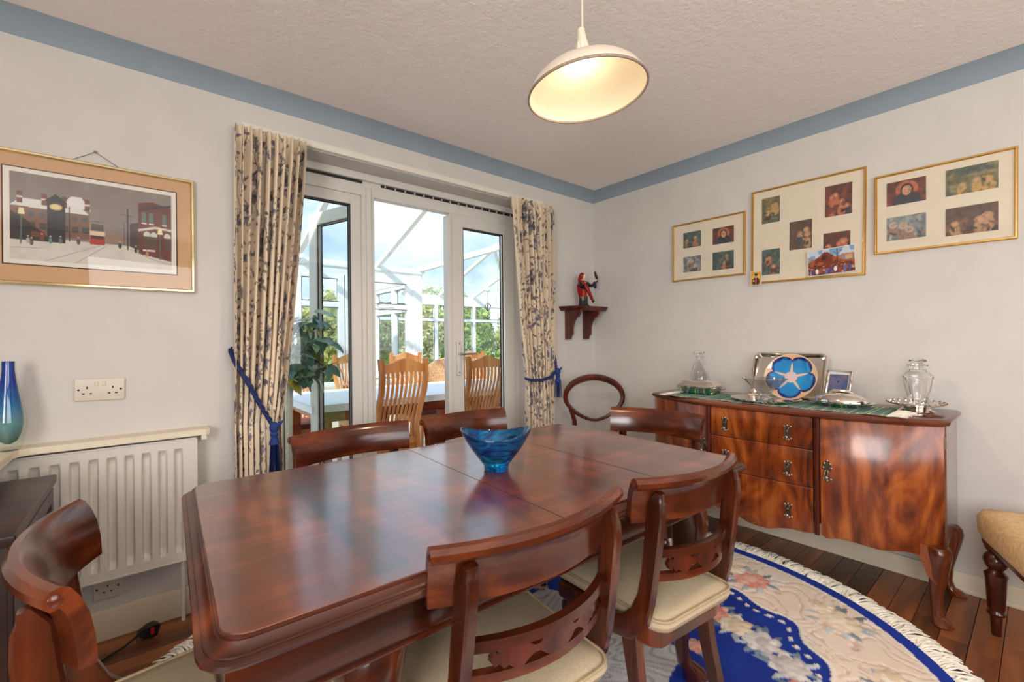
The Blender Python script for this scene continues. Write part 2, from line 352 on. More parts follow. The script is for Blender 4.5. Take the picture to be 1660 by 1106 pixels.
# ------------------------------------------------------------------ painter for flat prints, rug and cloth (vertex colours)
class Canvas:
    def __init__(s, w_, h_, nx, ny, bg, seed=1):
        s.w, s.h, s.nx, s.ny = w_, h_, nx, ny
        s.X, s.Y = np.meshgrid(np.linspace(0, w_, nx), np.linspace(0, h_, ny))
        s.c = np.empty((ny, nx, 3)); s.c[:] = bg; s.H = np.zeros((ny, nx)); s.rng = np.random.RandomState(seed)
    def put(s, m, col, a=1.0, hh=None):
        m = np.clip(m, 0, 1)*a
        s.c = s.c*(1-m[..., None])+np.array(col, float)*m[..., None]
        if hh is not None: s.H = np.maximum(s.H, hh*np.clip(m, 0, 1))
    def win(s, cx, cy, r):
        i0 = max(0, int((cx-r)/s.w*(s.nx-1))); i1 = min(s.nx, int((cx+r)/s.w*(s.nx-1))+2)
        j0 = max(0, int((cy-r)/s.h*(s.ny-1))); j1 = min(s.ny, int((cy+r)/s.h*(s.ny-1))+2)
        return slice(j0, j1), slice(i0, i1)
    def ell(s, cx, cy, rx, ry, col, rot=0.0, a=1.0, hh=None, soft=0.12):
        W = s.win(cx, cy, max(rx, ry)*1.2)
        x = s.X[W]-cx; y = s.Y[W]-cy
        if x.size == 0: return
        u = (x*math.cos(rot)+y*math.sin(rot))/rx; v = (-x*math.sin(rot)+y*math.cos(rot))/ry
        d = np.sqrt(u*u+v*v); m = np.clip((1-d)/soft+0.5, 0, 1)*a
        s.c[W] = s.c[W]*(1-m[..., None])+np.array(col, float)*m[..., None]
        if hh: s.H[W] = np.maximum(s.H[W], hh*np.clip(1.25-d*d, 0, 1)*(m > 0.3))
    def leaf(s, cx, cy, L, wd, rot, col, a=1.0, hh=None):
        W = s.win(cx, cy, L*1.1); x = s.X[W]-cx; y = s.Y[W]-cy
        if x.size == 0: return
        u = (x*math.cos(rot)+y*math.sin(rot))/L; v = (-x*math.sin(rot)+y*math.cos(rot))/wd
        m = ((np.abs(u) < 1) & (np.abs(v) < (1-u*u)*(1-0.3*u))).astype(float)*a
        s.c[W] = s.c[W]*(1-m[..., None])+np.array(col, float)*m[..., None]
        if hh: s.H[W] = np.maximum(s.H[W], hh*m)
    def rect(s, x0, y0, x1, y1, col, a=1.0):
        s.put(((s.X >= x0) & (s.X <= x1) & (s.Y >= y0) & (s.Y <= y1)).astype(float), col, a)
    def poly(s, pts, col, a=1.0):
        ins = np.zeros(s.X.shape, bool); n = len(pts)
        for i in range(n):
            x0, y0 = pts[i]; x1, y1 = pts[(i+1) % n]
            if y0 == y1: continue
            cnd = ((s.Y > min(y0, y1)) & (s.Y <= max(y0, y1))); xi = x0+(s.Y-y0)*(x1-x0)/(y1-y0); ins ^= cnd & (s.X < xi)
        s.put(ins.astype(float), col, a)
    def line(s, x0, y0, x1, y1, wd, col, a=1.0):
        dx, dy = x1-x0, y1-y0; L2 = dx*dx+dy*dy+1e-12
        t = np.clip(((s.X-x0)*dx+(s.Y-y0)*dy)/L2, 0, 1); d = np.hypot(s.X-x0-t*dx, s.Y-y0-t*dy)
        s.put(np.clip((wd/2-d)/(wd*0.4)+0.5, 0, 1), col, a)
    def noise(s, scale, seed=None):
        r = np.random.RandomState(seed) if seed is not None else s.rng
        tot = np.zeros(s.X.shape); amp = 1.0; nrm = 0
        for o in range(3):
            gx, gy = int(s.w/scale)+3, int(s.h/scale)+3; g = r.rand(gy, gx)
            u = s.X/scale; v = s.Y/scale; i = u.astype(int); j = v.astype(int); fu = u-i; fv = v-j
            fu = fu*fu*(3-2*fu); fv = fv*fv*(3-2*fv)
            tot += amp*((g[j, i]*(1-fu)+g[j, i+1]*fu)*(1-fv)+(g[j+1, i]*(1-fu)+g[j+1, i+1]*fu)*fv); nrm += amp
            amp *= 0.5; scale *= 0.5
        return tot/nrm
    def mesh(s, name, m, fn, mask=None):
        """fn(X,Y,H)->(x,y,z) arrays"""
        x, y, z = fn(s.X, s.Y, s.H); co = np.stack([x, y, z], -1).reshape(-1, 3)
        idx = np.arange(s.nx*s.ny).reshape(s.ny, s.nx)
        q = np.stack([idx[:-1, :-1], idx[:-1, 1:], idx[1:, 1:], idx[1:, :-1]], -1).reshape(-1, 4)
        if mask is not None:
            mk = mask.reshape(-1); q = q[mk[q].all(1)]
            used = np.unique(q); remap = -np.ones(len(co), int); remap[used] = np.arange(len(used)); co = co[used]; q = remap[q]
            cc = s.c.reshape(-1, 3)[used]
        else: cc = s.c.reshape(-1, 3)
        me = bpy.data.meshes.new(name); me.vertices.add(len(co)); me.vertices.foreach_set('co', co.astype(np.float32).ravel())
        me.loops.add(q.size); me.loops.foreach_set('vertex_index', q.astype(np.int32).ravel())
        me.polygons.add(len(q)); me.polygons.foreach_set('loop_start', (np.arange(len(q))*4).astype(np.int32))
        me.update(calc_edges=True); me.validate()
        a = np.clip(cc/255, 0, 1); l = np.where(a <= 0.04045, a/12.92, ((a+0.055)/1.055)**2.4)
        at = me.color_attributes.new('Col', 'FLOAT_COLOR', 'POINT'); at.data.foreach_set('color', np.c_[l, np.ones(len(l))].astype(np.float32).ravel())
        me.shade_smooth(); me.materials.append(MT[m]); return me

# ------------------------------------------------------------------ setting: room shell
XB, YA, XL, YF, CL = 2.865, 2.382, -1.5, -1.8, 2.365
OX0, OX1, OZ = 0.44, 2.185, 2.148          # door opening in the back wall
WT = 0.30
mb = MB()
mb.box(((XL-0.3+OX0)/2, YA+WT/2, 1.2), (OX0-XL+0.3, WT, 2.46))
mb.box(((OX1+XB+0.3)/2, YA+WT/2, 1.2), (XB+0.3-OX1, WT, 2.46))
mb.box(((OX0+OX1)/2, YA+WT/2, (OZ+2.43)/2), (OX1-OX0, WT, 2.43-OZ))
struct('wall_back', mb, 'wall', smooth=0)
struct('wall_right', MB().box((XB+0.1, (YA+YF)/2, 1.2), (0.2, YA-YF+0.0, 2.46)), 'wall', smooth=0)
mb = MB()   # left wall with an added, unseen window opening for the fill lamp
mb.box((XL-0.1, -1.53, 1.2), (0.2, 0.54, 2.46)); mb.box((XL-0.1, 1.168, 1.2), (0.2, 2.43, 2.46))
mb.box((XL-0.1, -0.655, 0.4), (0.2, 1.24, 0.86)); mb.box((XL-0.1, -0.655, 2.26), (0.2, 1.24, 0.32))
struct('wall_left', mb, 'wall', smooth=0)
mb = MB()   # wall behind the camera with an added window opening for the fill lamp
mb.box((-1.05, YF-0.1, 1.2), (1.1, 0.2, 2.46)); mb.box((2.45, YF-0.1, 1.2), (1.2, 0.2, 2.46))
mb.box((0.68, YF-0.1, 0.38), (2.36, 0.2, 0.82)); mb.box((0.68, YF-0.1, 2.27), (2.36, 0.2, 0.30))
struct('wall_front', mb, 'wall_far', smooth=0)
struct('ceiling', MB().box(((XB+XL)/2, (YA+YF)/2, CL+0.05), (XB-XL+0.6, YA-YF+0.6, 0.1)), 'ceiling', smooth=0)
floor = struct('floor', MB().box(((XB+XL)/2, (YA+YF)/2, -0.07), (XB-XL+0.4, YA-YF+0.4, 0.116)), 'blackwood', smooth=0)
pm = {}
row = 0; y = YF
while y < YA-0.001:
    x = XL-R_.uniform(0, 0.9); wd = min(0.083, YA-y)
    while x < XB:
        L = R_.choice((1.1, 1.4, 1.7)); x0 = max(x, XL); x1 = min(x+L, XB)
        if x1-x0 > 0.03:
            k = (round(x1-x0, 3), round(wd, 3))
            if k not in pm: pm[k] = MB().box((0, 0, -0.006), (k[0]-0.0015, k[1]-0.0022, 0.012), 0.0012).mesh('floor_plank', MT['plank'], 20)
            o = link('floor_plank', pm[k], floor); o.location = ((x0+x1)/2, y+wd/2, 0)
        x += L
    y += 0.083
# cove (concave quadrant) along the four walls
def cove(name, fn, L0, L1):
    prof = []
    r = 0.075
    for k in range(9):
        a = (PI/2)*k/8; prof.append((r-r*math.sin(a)*0.86-0.0*r, r-r*math.cos(a)*0.86))
    p = [(0.0, r)]; d = [(q[0], q[1]) for q in prof]
    # profile: distance from wall (u), distance below ceiling (v)
    pts = [(0, 0), (0, r)]+[(r*(1-math.cos(PI/2*k/8)*1.0)*0.45+r*(k/8)*0.55, r*(1-math.sin(PI/2*k/8))*0.45+r*(1-k/8)*0.55) for k in range(1, 8)]+[(r, 0)]
    m_ = MB().prism(pts, fn, L0, L1); return struct(name, m_, 'cove', smooth=50)
cove('trim_1', lambda u, v, t: (t, YA-u, CL-v), XL, XB)
cove('trim_2', lambda u, v, t: (XB-u, t, CL-v), YF, YA)
cove('trim_3', lambda u, v, t: (XL+u, t, CL-v), YF, YA)
struct('baseboard_back', MB().box(((XL+OX0)/2, YA-0.008, 0.06), (OX0-XL, 0.016, 0.12), 0.005), 'cream_paint')
struct('baseboard_corner', MB().box(((OX1+XB)/2, YA-0.008, 0.06), (XB-OX1, 0.016, 0.12), 0.005), 'cream_paint')
mb = MB().box((XB-0.007, (YF+YA)/2, 0.045), (0.014, YA-YF, 0.09), 0.004); mb.box((XB-0.012, (YF+YA)/2, 0.009), (0.012, YA-YF, 0.018), 0.004)
struct('baseboard_right', mb, 'cream_paint')
struct('baseboard_left', MB().box((XL+0.007, (YF+YA)/2, 0.045), (0.014, YA-YF, 0.09), 0.004), 'cream_paint')
# curtain track board over the opening
o = struct('trim_4', MB().box(((OX0+OX1)/2+0.0, YA-0.014, 2.168), (1.92, 0.028, 0.034), 0.004), 'white_paint')

# ------------------------------------------------------------------ french doors in the opening
YD = 2.55
fr = sempty('trim_5')
mb = MB()
mb.box(((OX0+OX1)/2, YD+0.03, 2.075), (OX1-OX0, 0.06, 0.10), 0.004)      # head (with vent slot)
mb.box(((OX0+OX1)/2, YD-0.012, 2.128), (OX1-OX0, 0.028, 0.04), 0.004)
mb.box((1.024, YD+0.03, 1.02), (0.078, 0.06, 2.02), 0.006); mb.box((1.024, YD-0.004, 1.04), (0.03, 0.02, 2.06), 0.004)
mb.box((2.165, YD+0.03, 1.02), (0.05, 0.06, 2.10), 0.006); mb.box((OX0+0.03, YD+0.03, 1.02), (0.06, 0.06, 2.10), 0.006)
mb.box(((OX0+OX1)/2, YD+0.03, 0.02), (OX1-OX0, 0.07, 0.05), 0.004)
obj('door_frame', mb, 'upvc', fr)
mb = MB(); mb.box((0.74, YD-0.001, 2.102), (0.50, 0.004, 0.018)); mb.box((1.62, YD-0.001, 2.102), (1.03, 0.004, 0.018))
v_ = obj('trickle_vent', mb, 'gasket', fr)
for k in range(16):
    obj('vent_clip', MB().box((1.13+k*0.0655, YD-0.004, 2.100), (0.007, 0.006, 0.012)), 'upvc', v_)
def leafdoor(root, W, H, stile, rail_t, rail_b, handle_side=None, th_=0.05):
    """frame in local x 0..W, z 0..H, y thickness"""
    mb = MB()
    for x in (stile/2, W-stile/2): mb.box((x, 0, H/2), (stile, th_, H), 0.008)
    mb.box((W/2, 0, H-rail_t/2), (W-2*stile+0.01, th_, rail_t), 0.008); mb.box((W/2, 0, rail_b/2), (W-2*stile+0.01, th_, rail_b), 0.008)
    obj('sash_frame', mb, 'upvc', root)
    g = MB(); a = 0.006
    x0, x1, z0, z1 = stile, W-stile, rail_b, H-rail_t
    for s_ in (-1, 1):
        yy = s_*(th_/2-0.010)
        g.box((x0+a/2, yy, (z0+z1)/2), (a, 0.006, z1-z0)); g.box((x1-a/2, yy, (z0+z1)/2), (a, 0.006, z1-z0))
        g.box(((x0+x1)/2, yy, z0+a/2), (x1-x0, 0.006, a)); g.box(((x0+x1)/2, yy, z1-a/2), (x1-x0, 0.006, a))
    obj('gasket', g, 'gasket', root)
    obj('pane', MB().box(((x0+x1)/2, 0, (z0+z1)/2), (x1-x0+0.01, 0.004, z1-z0+0.01)), 'pane', root, smooth=0)
# fixed side light on the left (window_1), closed right leaf (door_1), opened left leaf (door_2)
w1 = sempty('window_1', (0.50, YD+0.028, 0.05)); leafdoor(w1, 0.485, 1.975, 0.062, 0.062, 0.07)
d1 = sempty('door_1', (1.58, YD+0.012, 0.05)); leafdoor(d1, 0.56, 1.975, 0.105, 0.082, 0.12)
hb = MB(); hb.box((0.052, -0.034, 1.00), (0.03, 0.018, 0.23), 0.006); hp_ = obj('handle_plate', hb, 'upvc', d1)
hb = MB().tube([(0.052, -0.04, 1.03), (0.052, -0.07, 1.03), (0.062, -0.08, 1.03), (0.10, -0.08, 1.03), (0.165, -0.078, 1.03)], [0.009, 0.009, 0.009, 0.008, 0.007], 8)
obj('handle_lever', hb, 'steel', hp_)
hb = MB(); hb.sphere((0.052, -0.043, 0.905), 0.004, 8, 4); hb.sphere((0.052, -0.043, 1.10), 0.004, 8, 4); obj('screw', hb, 'slot', hp_)
d1b = MB().box((-0.01, -0.005, 0.98), (0.03, 0.06, 1.95), 0.006); obj('meeting_stile', d1b, 'upvc', d1)
d2 = sempty('door_2', (1.052, YD+0.08, 0.05), math.radians(108)); leafdoor(d2, 0.56, 1.975, 0.085, 0.082, 0.12)

# ------------------------------------------------------------------ conservatory beyond the doors
struct('conservatory_floor', MB().box((2.9, 5.7, -0.05), (9.2, 6.1, 0.08)), 'tile', smooth=0)
struct('ground', MB().box((3, 6, -0.185), (60, 60, 0.1)), 'lawn', smooth=0)
EZ = 2.2; K = 0.35
def zr1(yy): return EZ+K*(5.67-yy)
YH = 2.72
rf = sempty('conservatory_roof')
def roofpoly(pts, m='roofpane', t=0.012):
    a, b, c = [Vector(p) for p in pts[:3]]; n_ = (b-a).cross(c-a).normalized()
    if n_.z < 0: n_ = -n_
    q = MB(); q.loft([[tuple(Vector(p)) for p in pts], [tuple(Vector(p)+n_*t) for p in pts]]); return obj('roof_panel', q, m, rf, smooth=0)
XE = 7.0; XM = (3+XE)/2; ZM = EZ+K*(XM-3)
tv = (5.67-YH)
xs = [-1.6, -0.6, 0.4, 1.4, 2.4]
for i in range(4): roofpoly([(xs[i], 5.67, EZ), (xs[i+1], 5.67, EZ), (xs[i+1], YH, zr1(YH)), (xs[i], YH, zr1(YH))])
vx = 3+(XM-3)
roofpoly([(2.4, 5.67, EZ), (3, 5.67, EZ), (XM, 5.67-(XM-3), ZM), (XM, YH, zr1(YH)), (2.4, YH, zr1(YH))])
roofpoly([(3, 5.67, EZ), (3, 8.5, EZ), (XM, 8.5-(XM-3), ZM), (XM, 5.67-(XM-3), ZM)])
roofpoly([(3, 8.5, EZ), (XE, 8.5, EZ), (XM, 8.5-(XM-3), ZM)])
roofpoly([(XE, 8.5, EZ), (XE, YH, EZ), (XM, YH, ZM), (XM, 8.5-(XM-3), ZM)])
def rafter(a, b, w_=0.055, h_=0.06): obj('rafter', MB().beam(a, b, w_, h_), 'upvc_out', rf)
for x in (-0.6, 0.4, 1.4, 2.4): rafter((x, 5.67, EZ-0.02), (x, YH, zr1(YH)-0.02))
rafter((3, 5.67, EZ-0.02), (XM, 5.67-(XM-3), ZM-0.02), 0.09, 0.07)
rafter((3.9, 4.77, EZ+K*0.9-0.02), (3.9, YH, zr1(YH)-0.02))
rafter((3, 8.5, EZ-0.02), (XM, 8.5-(XM-3), ZM-0.02)); rafter((XE, 8.5, EZ-0.02), (XM, 8.5-(XM-3), ZM-0.02))
rafter((XM, 8.5-(XM-3), ZM), (XM, YH, ZM), 0.09, 0.09)
for y_ in (6.7, 7.6): rafter((3, y_, EZ-0.02), (XM-max(0, 0), y_-0.0, ZM-0.02) if y_ < 6.6 else (3+min(2.0, 8.5-y_), y_, EZ+K*min(2.0, 8.5-y_)-0.02))
rafter((4.1, 8.5, EZ-0.02), (4.1, 7.4, EZ+K*1.1-0.02)); rafter((5.0, 8.5, EZ-0.02), (5.0, 6.5, ZM-0.02)); rafter((5.9, 8.5, EZ-0.02), (5.9, 7.4, EZ+K*1.1-0.02))
# eaves beams
mb = MB(); mb.box((0.7, 5.69, 2.10), (4.66, 0.10, 0.17), 0.01); mb.box((0.7, 5.66, 2.13), (4.66, 0.08, 0.04), 0.01)
mb.box((3.0, 7.1, 2.10), (0.10, 2.9, 0.17), 0.01); mb.box((5.0, 8.52, 2.08), (4.1, 0.10, 0.20), 0.01); mb.box((XE, 5.6, 2.1), (0.1, 5.9, 0.17), 0.01)
obj('eaves_beam', mb, 'upvc_out', rf)
struct('trim_6', MB().box((2.95, 5.67, 1.03), (0.14, 0.14, 2.06), 0.01), 'upvc_out')
WN = [2]
def window(p0, p1, bars, z0=0.62, z1=2.02, zt=1.64, open_top=False):
    """glazed wall run from p0 to p1 split at bars (fractions), a transom at zt"""
    p0 = Vector((*p0, 0)); p1 = Vector((*p1, 0)); L = (p1-p0).length
    r = sempty('window_%d' % WN[0], p0, math.atan2(p1.y-p0.y, p1.x-p0.x)); WN[0] += 1
    f_ = MB()
    f_.box((L/2, 0, z1-0.03), (L, 0.07, 0.06), 0.006); f_.box((L/2, 0, z0+0.03), (L, 0.07, 0.06), 0.006); f_.box((L/2, 0, zt), (L, 0.066, 0.07), 0.006)
    ed = [0]+bars+[L]
    for e in ed: f_.box((min(max(e, 0.035), L-0.035), 0, (z0+z1)/2), (0.085, 0.078, z1-z0-0.004), 0.006)
    obj('window_frame', f_, 'upvc_out', r)
    for a, b in zip(ed[:-1], ed[1:]):
        for u, v in ((z0+0.06, zt-0.035), (zt+0.035, z1-0.06)):
            obj('pane', MB().box(((a+b)/2, 0, (u+v)/2), (b-a-0.06, 0.004, v-u)), 'pane', r, smooth=0)
    g = MB()
    for a, b in zip(ed[:-1], ed[1:]):
        for u, v in ((z0+0.06, zt-0.035), (zt+0.035, z1-0.06)):
            for q in (u+0.004, v-0.004): g.box(((a+b)/2, -0.03, q), (b-a-0.085, 0.006, 0.008))
            for q in (a+0.046, b-0.046): g.box((q, -0.03, (u+v)/2), (0.008, 0.006, v-u))
    obj('gasket', g, 'gasket', r)
    struct('wall_dwarf_%d' % WN[0], MB().box(tuple((p0+p1)/2+Vector((0, 0, z0/2-0.01))), (abs(p1.x-p0.x)+0.12, abs(p1.y-p0.y)+0.12, z0+0.02)), 'white_paint', smooth=0)
    return r
window((-1.6, 5.67), (1.95, 5.67), [0.8, 1.6, 2.4, 3.0])
wl = window((1.95, 5.67), (2.88, 5.67), [])
obj('window_catch', MB().tube([(0.42, -0.04, 1.66), (0.42, -0.07, 1.66), (0.5, -0.08, 1.68), (0.6, -0.08, 1.70)], 0.008, 6), 'steel', wl)
window((3.0, 5.75), (3.0, 8.45), [0.7, 1.4, 2.1])
window((3.05, 8.5), (6.95, 8.5), [0.9, 1.85, 2.85])
window((7.0, 8.45), (7.0, 2.8), [1.4, 2.8, 4.2])

w8 = sempty('window_%d' % WN[0], (-0.5, YF-0.10, 0.79)); leafdoor(w8, 2.36, 1.33, 0.06, 0.06, 0.06)  # unseen window assumed around the added rear fill lamp
w9 = sempty('window_%d' % (WN[0]+1), (XL-0.10, -0.035, 0.83), -PI/2); leafdoor(w9, 1.24, 1.27, 0.06, 0.06, 0.06)  # unseen left window, placed to suit the added fill lamp
# hedge and shrubs outside
def bush(name, label, c, rx, ry, rz, n, m, seed, leafs=0.07):
    rg = np.random.RandomState(seed)
    t = thing(name, label, 'shrub', (c[0], c[1], -0.135))
    d = rg.normal(size=(n, 3)); d /= np.linalg.norm(d, axis=1)[:, None]
    rad = 0.45+0.55*rg.rand(n)**0.5; lump = 1+0.16*np.sin(d[:, 0]*7+seed)*np.sin(d[:, 2]*6+seed*2)
    P_ = d*(rad*lump)[:, None]*np.array([rx, ry, rz])+np.array([0, 0, rz]); P_[:, 2] = np.maximum(P_[:, 2], 0.05)
    a = rg.normal(size=(n, 3)); a /= np.linalg.norm(a, axis=1)[:, None]; b = np.cross(a, rg.normal(size=(n, 3))); b /= np.linalg.norm(b, axis=1)[:, None]
    s_ = (leafs*(0.6+0.8*rg.rand(n)))[:, None]
    V = np.stack([P_-a*s_, P_+b*s_*0.45, P_+a*s_, P_-b*s_*0.45], 1).reshape(-1, 3)
    me = bpy.data.meshes.new('foliage'); me.from_pydata(V.tolist(), [], [(4*i, 4*i+1, 4*i+2, 4*i+3) for i in range(n)]); me.materials.append(MT[m])
    o = link('foliage', me, t); o['kind'] = 'stuff'
    obj('branch', MB().tube([(0, 0, 0), (0.05, 0, rz*0.6), (0, 0.05, rz*1.1)], [0.05, 0.035, 0.012], 6), 'bark', t)
hd = [(-2.6+2.05*i, 10.4+0.25*(i % 3)+0.12*i, 1.25+0.1*((i*2) % 3), ('hedgeA', 'hedgeB', 'hedgeC')[i % 3], lb) for i, lb in enumerate((
    'hedge bush at the far left end beyond the conservatory', 'bright green hedge bush seen above the potted plant', 'yellowish hedge bush seen through the opened glass leaf', 'deep green hedge bush behind the corner post',
    'green hedge bush behind the first far pane', 'yellow leaved hedge bush behind the middle far panes', 'deep green hedge bush behind the door handle side', 'pale green hedge bush behind the closed door pane', 'yellowish hedge bush at the right end of the garden'))]
hd += [(1.0, 14.6, 1.7, 'hedgeC', 'tall dark bush at the back left of the garden'), (8.0, 14.8, 1.7, 'hedgeC', 'tall dark bush at the back right of the garden')]
for i, (x, y_, h_, m, lb) in enumerate(hd): bush('garden_bush', lb, (x, y_), 1.03 if y_ < 14 else 2.2, 0.8, h_, 5200, m, 20+i, 0.085)

# ------------------------------------------------------------------ conservatory furniture
def make_slat_chair(label):
    t = thing('slat_back_chair', label, 'chair', (0, 0, 0), 0, 'slat back chairs in the conservatory')
    def yb(z):      # S-curved back, local +Y is forward
        return -0.20-0.055*math.sin((z-0.42)/0.62*PI*1.0)*0.0-0.10*((z-0.42)/0.62)+0.035*math.sin((z-0.42)/0.62*2*PI)
    zs = [0.0, 0.22, 0.42, 0.52, 0.62, 0.72, 0.82, 0.92, 1.02, 1.047]
    for s_ in (-1, 1):
        path = [(s_*(0.165+0.02*max(0, (z-0.42))/0.6), yb(max(z, 0.42))-(0.05*(0.42-z)/0.42 if z < 0.42 else 0), z) for z in zs]
        secs = [[(x+a*0.017, y+b*0.02, z) for a, b in ((-1, -1), (1, -1), (1, 1), (-1, 1))] for x, y, z in path]
        obj('back_post', MB().loft(secs), 'oak', t)
    sec = []
    for k in range(13):
        u = -1+2*k/12; x = u*0.165; top = 1.012+0.04*(0.5+0.5*math.cos(PI*u))**1.1; bot = 0.95+0.01*(1-u*u); y = yb(0.99)-0.015*(1-u*u)
        sec.append([(x, y-0.012, bot), (x, y+0.012, bot), (x, y+0.012, top), (x, y-0.012, top)])
    obj('crest_rail', MB().loft(sec), 'oak', t)
    for k in range(8):
        x = -0.135+0.27*k/7
        zz = [0.47+0.49*j/9 for j in range(10)]
        obj('slat', MB().loft([[(x*(0.86+0.14*(z-0.4)/0.6)+a*0.009, yb(z)+b*0.006, z) for a, b in ((-1, -1), (1, -1), (1, 1), (-1, 1))] for z in zz]), 'oak', t)
    obj('lower_rail', MB().box((0, yb(0.46), 0.455), (0.33, 0.022, 0.05), 0.004), 'oak', t)
    fm = MB(); fm.box((0, -0.0, 0.40), (0.36, 0.38, 0.06), 0.008); obj('seat_frame', fm, 'oak', t)
    obj('seat_pad', MB().box((0, 0.0, 0.45), (0.37, 0.38, 0.05), 0.02), 'maroon', t)
    for s_ in (-1, 1): obj('leg', MB().beam((s_*0.16, 0.17, 0), (s_*0.16, 0.17, 0.39), 0.035, 0.035, (0, 1, 0)), 'oak', t)
    return t
sc0 = make_slat_chair('honey oak slat-back chair seen through the open doorway, back to the room')
sc0.location = (1.37, 3.10, 0); sc0.rotation_euler = (0, 0, 0.03); sc0.scale = (0.9, 0.9, 1)
dup(sc0, (2.085, 3.10, 0), -0.02, 'honey oak slat-back chair seen through the closed door pane, back to the room')
dup(sc0, (2.18, 4.15, 0), PI, 'slat-back chair across the white table, behind the one in the doorway')
dup(sc0, (1.63, 4.2, 0), PI+0.1, 'slat-back chair across the white table, only its post shows at the doorway edge')
dup(sc0, (1.05, 4.2, 0), PI-0.05, 'slat-back chair across the white table, seen below the potted plant')
dup(sc0, (3.0, 4.1, 0), PI, 'slat-back chair across the white table, behind the one in the door pane')
ct = thing('conservatory_table', 'red-brown wooden table under a white cloth in the conservatory', 'table', (1.9, 3.62, 0))
obj('tabletop', MB().box((0, 0, 0.715), (2.05, 0.95, 0.035), 0.006), 'orangewood', ct)
obj('apron', MB().box((0, 0, 0.65), (1.9, 0.82, 0.09), 0.004), 'orangewood', ct)
for sx in (-1, 1):
    for sy in (-1, 1): obj('leg', MB().box((sx*0.93, sy*0.40, 0.30), (0.075, 0.075, 0.62), 0.006), 'orangewood', ct)
obj('leg', MB().box((-0.0, -0.42, 0.30), (0.075, 0.075, 0.62), 0.006), 'orangewood', ct)
tcl = MB(); tcl.box((1.9, 3.62, 0.7365), (2.09, 0.99, 0.007), 0.003)
for (c, d) in (((1.9, 3.123, 0.715), (2.09, 0.004, 0.05)), ((1.9, 4.117, 0.715), (2.09, 0.004, 0.05)), ((0.857, 3.62, 0.715), (0.004, 0.99, 0.05)), ((2.943, 3.62, 0.715), (0.004, 0.99, 0.05))): tcl.box(c, d)
tag(obj('tablecloth', tcl, 'whitecloth'), 'white cloth covering the conservatory table', 'tablecloth')
def wicker(label, loc, rz, g='wicker armchairs at the back of the conservatory'):
    t = thing('wicker_armchair', label, 'armchair', loc, rz, g)
    def pt(a, z, r): return (r*math.sin(a)*0.33, -r*math.cos(a)*0.30, z)
    n = 15
    mb = MB()
    out = [[pt(-1.7+3.4*i/(n-1), z, 1+0.12*(z-0.4)) for i in range(n)] for z in (0.38, 0.55, 0.70)]
    top = [pt(-1.7+3.4*i/(n-1), 0.70+0.22*math.cos((-1.7+3.4*i/(n-1))*0.8)**2, 1.08) for i in range(n)]
    rows = out+[top]
    sec = [[Vector(r_[i]) for r_ in rows]+[Vector(r_[i])*0.93+Vector((0, 0, r_[i][2]*0.07)) for r_ in rows[::-1]] for i in range(n)]
    mb.loft([[tuple(p) for p in s_] for s_ in sec]); obj('back', mb, 'wicker', t)
    obj('rim', MB().tube(top, 0.02, 8), 'wicker', t)
    obj('seat', MB().lathe([(0.1, 0.34), (0.30, 0.34), (0.32, 0.38), (0.30, 0.42), (0.05, 0.43)], seg=20), 'wicker', t)
    for a in (0.6, 2.5, 3.8, 5.7): obj('leg', MB().tube([(0.26*math.cos(a), 0.26*math.sin(a), 0), (0.22*math.cos(a), 0.22*math.sin(a), 0.36)], 0.018, 8), 'wicker', t)
    return t
wk = wicker('rounded cane armchair beyond the white table, nearer one', (3.2, 5.2, 0), 2.6)
dup(wk, (3.75, 6.1, 0), 2.2, 'rounded cane armchair farther back behind the white table')
# potted plant with big leaves
pl = thing('potted_plant', 'tall potted plant with large dark green leaves just outside the side light', 'plant', (0.70, 3.02, 0))
obj('pot', MB().lathe([(0.10, 0), (0.12, 0.0), (0.15, 0.26), (0.16, 0.28), (0.14, 0.28), (0.13, 0.24)], seg=24), 'pot', pl)
obj('soil', MB().lathe([(0.01, 0.235), (0.128, 0.235), (0.128, 0.24), (0.01, 0.245)], seg=20), 'soil', pl)
obj('stem', MB().tube([(-0.02, 0, 0.22), (-0.015, 0.0, 0.6), (0.0, 0.0, 0.95), (0.06, -0.02, 1.2)], [0.03, 0.028, 0.02, 0.012], 8), 'stem', pl)
lr = random.Random(3)
def leafmesh():
    secs = []
    mb = MB(); L = 0.145; W_ = 0.042
    n = 7
    top = []
    for i in range(n):
        u = i/(n-1); wd = W_*math.sin(PI*min(1, u*0.93+0.05))**0.8*(1-0.25*u); z = -0.045*u*u
        top.append([(u*L, -wd, z+0.008), (u*L, 0, z), (u*L, wd, z+0.008)])
    mb.loft(top, closed=False); mb.loft([[(p[0], p[1], p[2]-0.0012) for p in r_] for r_ in top], closed=False); return mb
lm = leafmesh().mesh('leaf', MT['leaf']); lm2 = leafmesh().mesh('leaf', MT['yleaf'])
tips = []
for b in range(16):
    a = lr.uniform(0, 2*PI); r = lr.uniform(0.08, 0.23); z = lr.uniform(0.92, 1.36)
    e = Vector((0.08+r*math.cos(a), -0.03+r*math.sin(a)*0.7, z)); s0 = Vector((0.02, 0, z-0.12 if z > 1.0 else 0.95))
    tips.append((s0, e))
obj('twigs', (lambda m_: [m_.tube([tuple(s0), tuple(s0.lerp(e, .5)+Vector((0, 0, 0.02))), tuple(e)], [0.005, 0.004, 0.002], 5) for s0, e in tips] and m_)(MB()), 'leaf', pl)
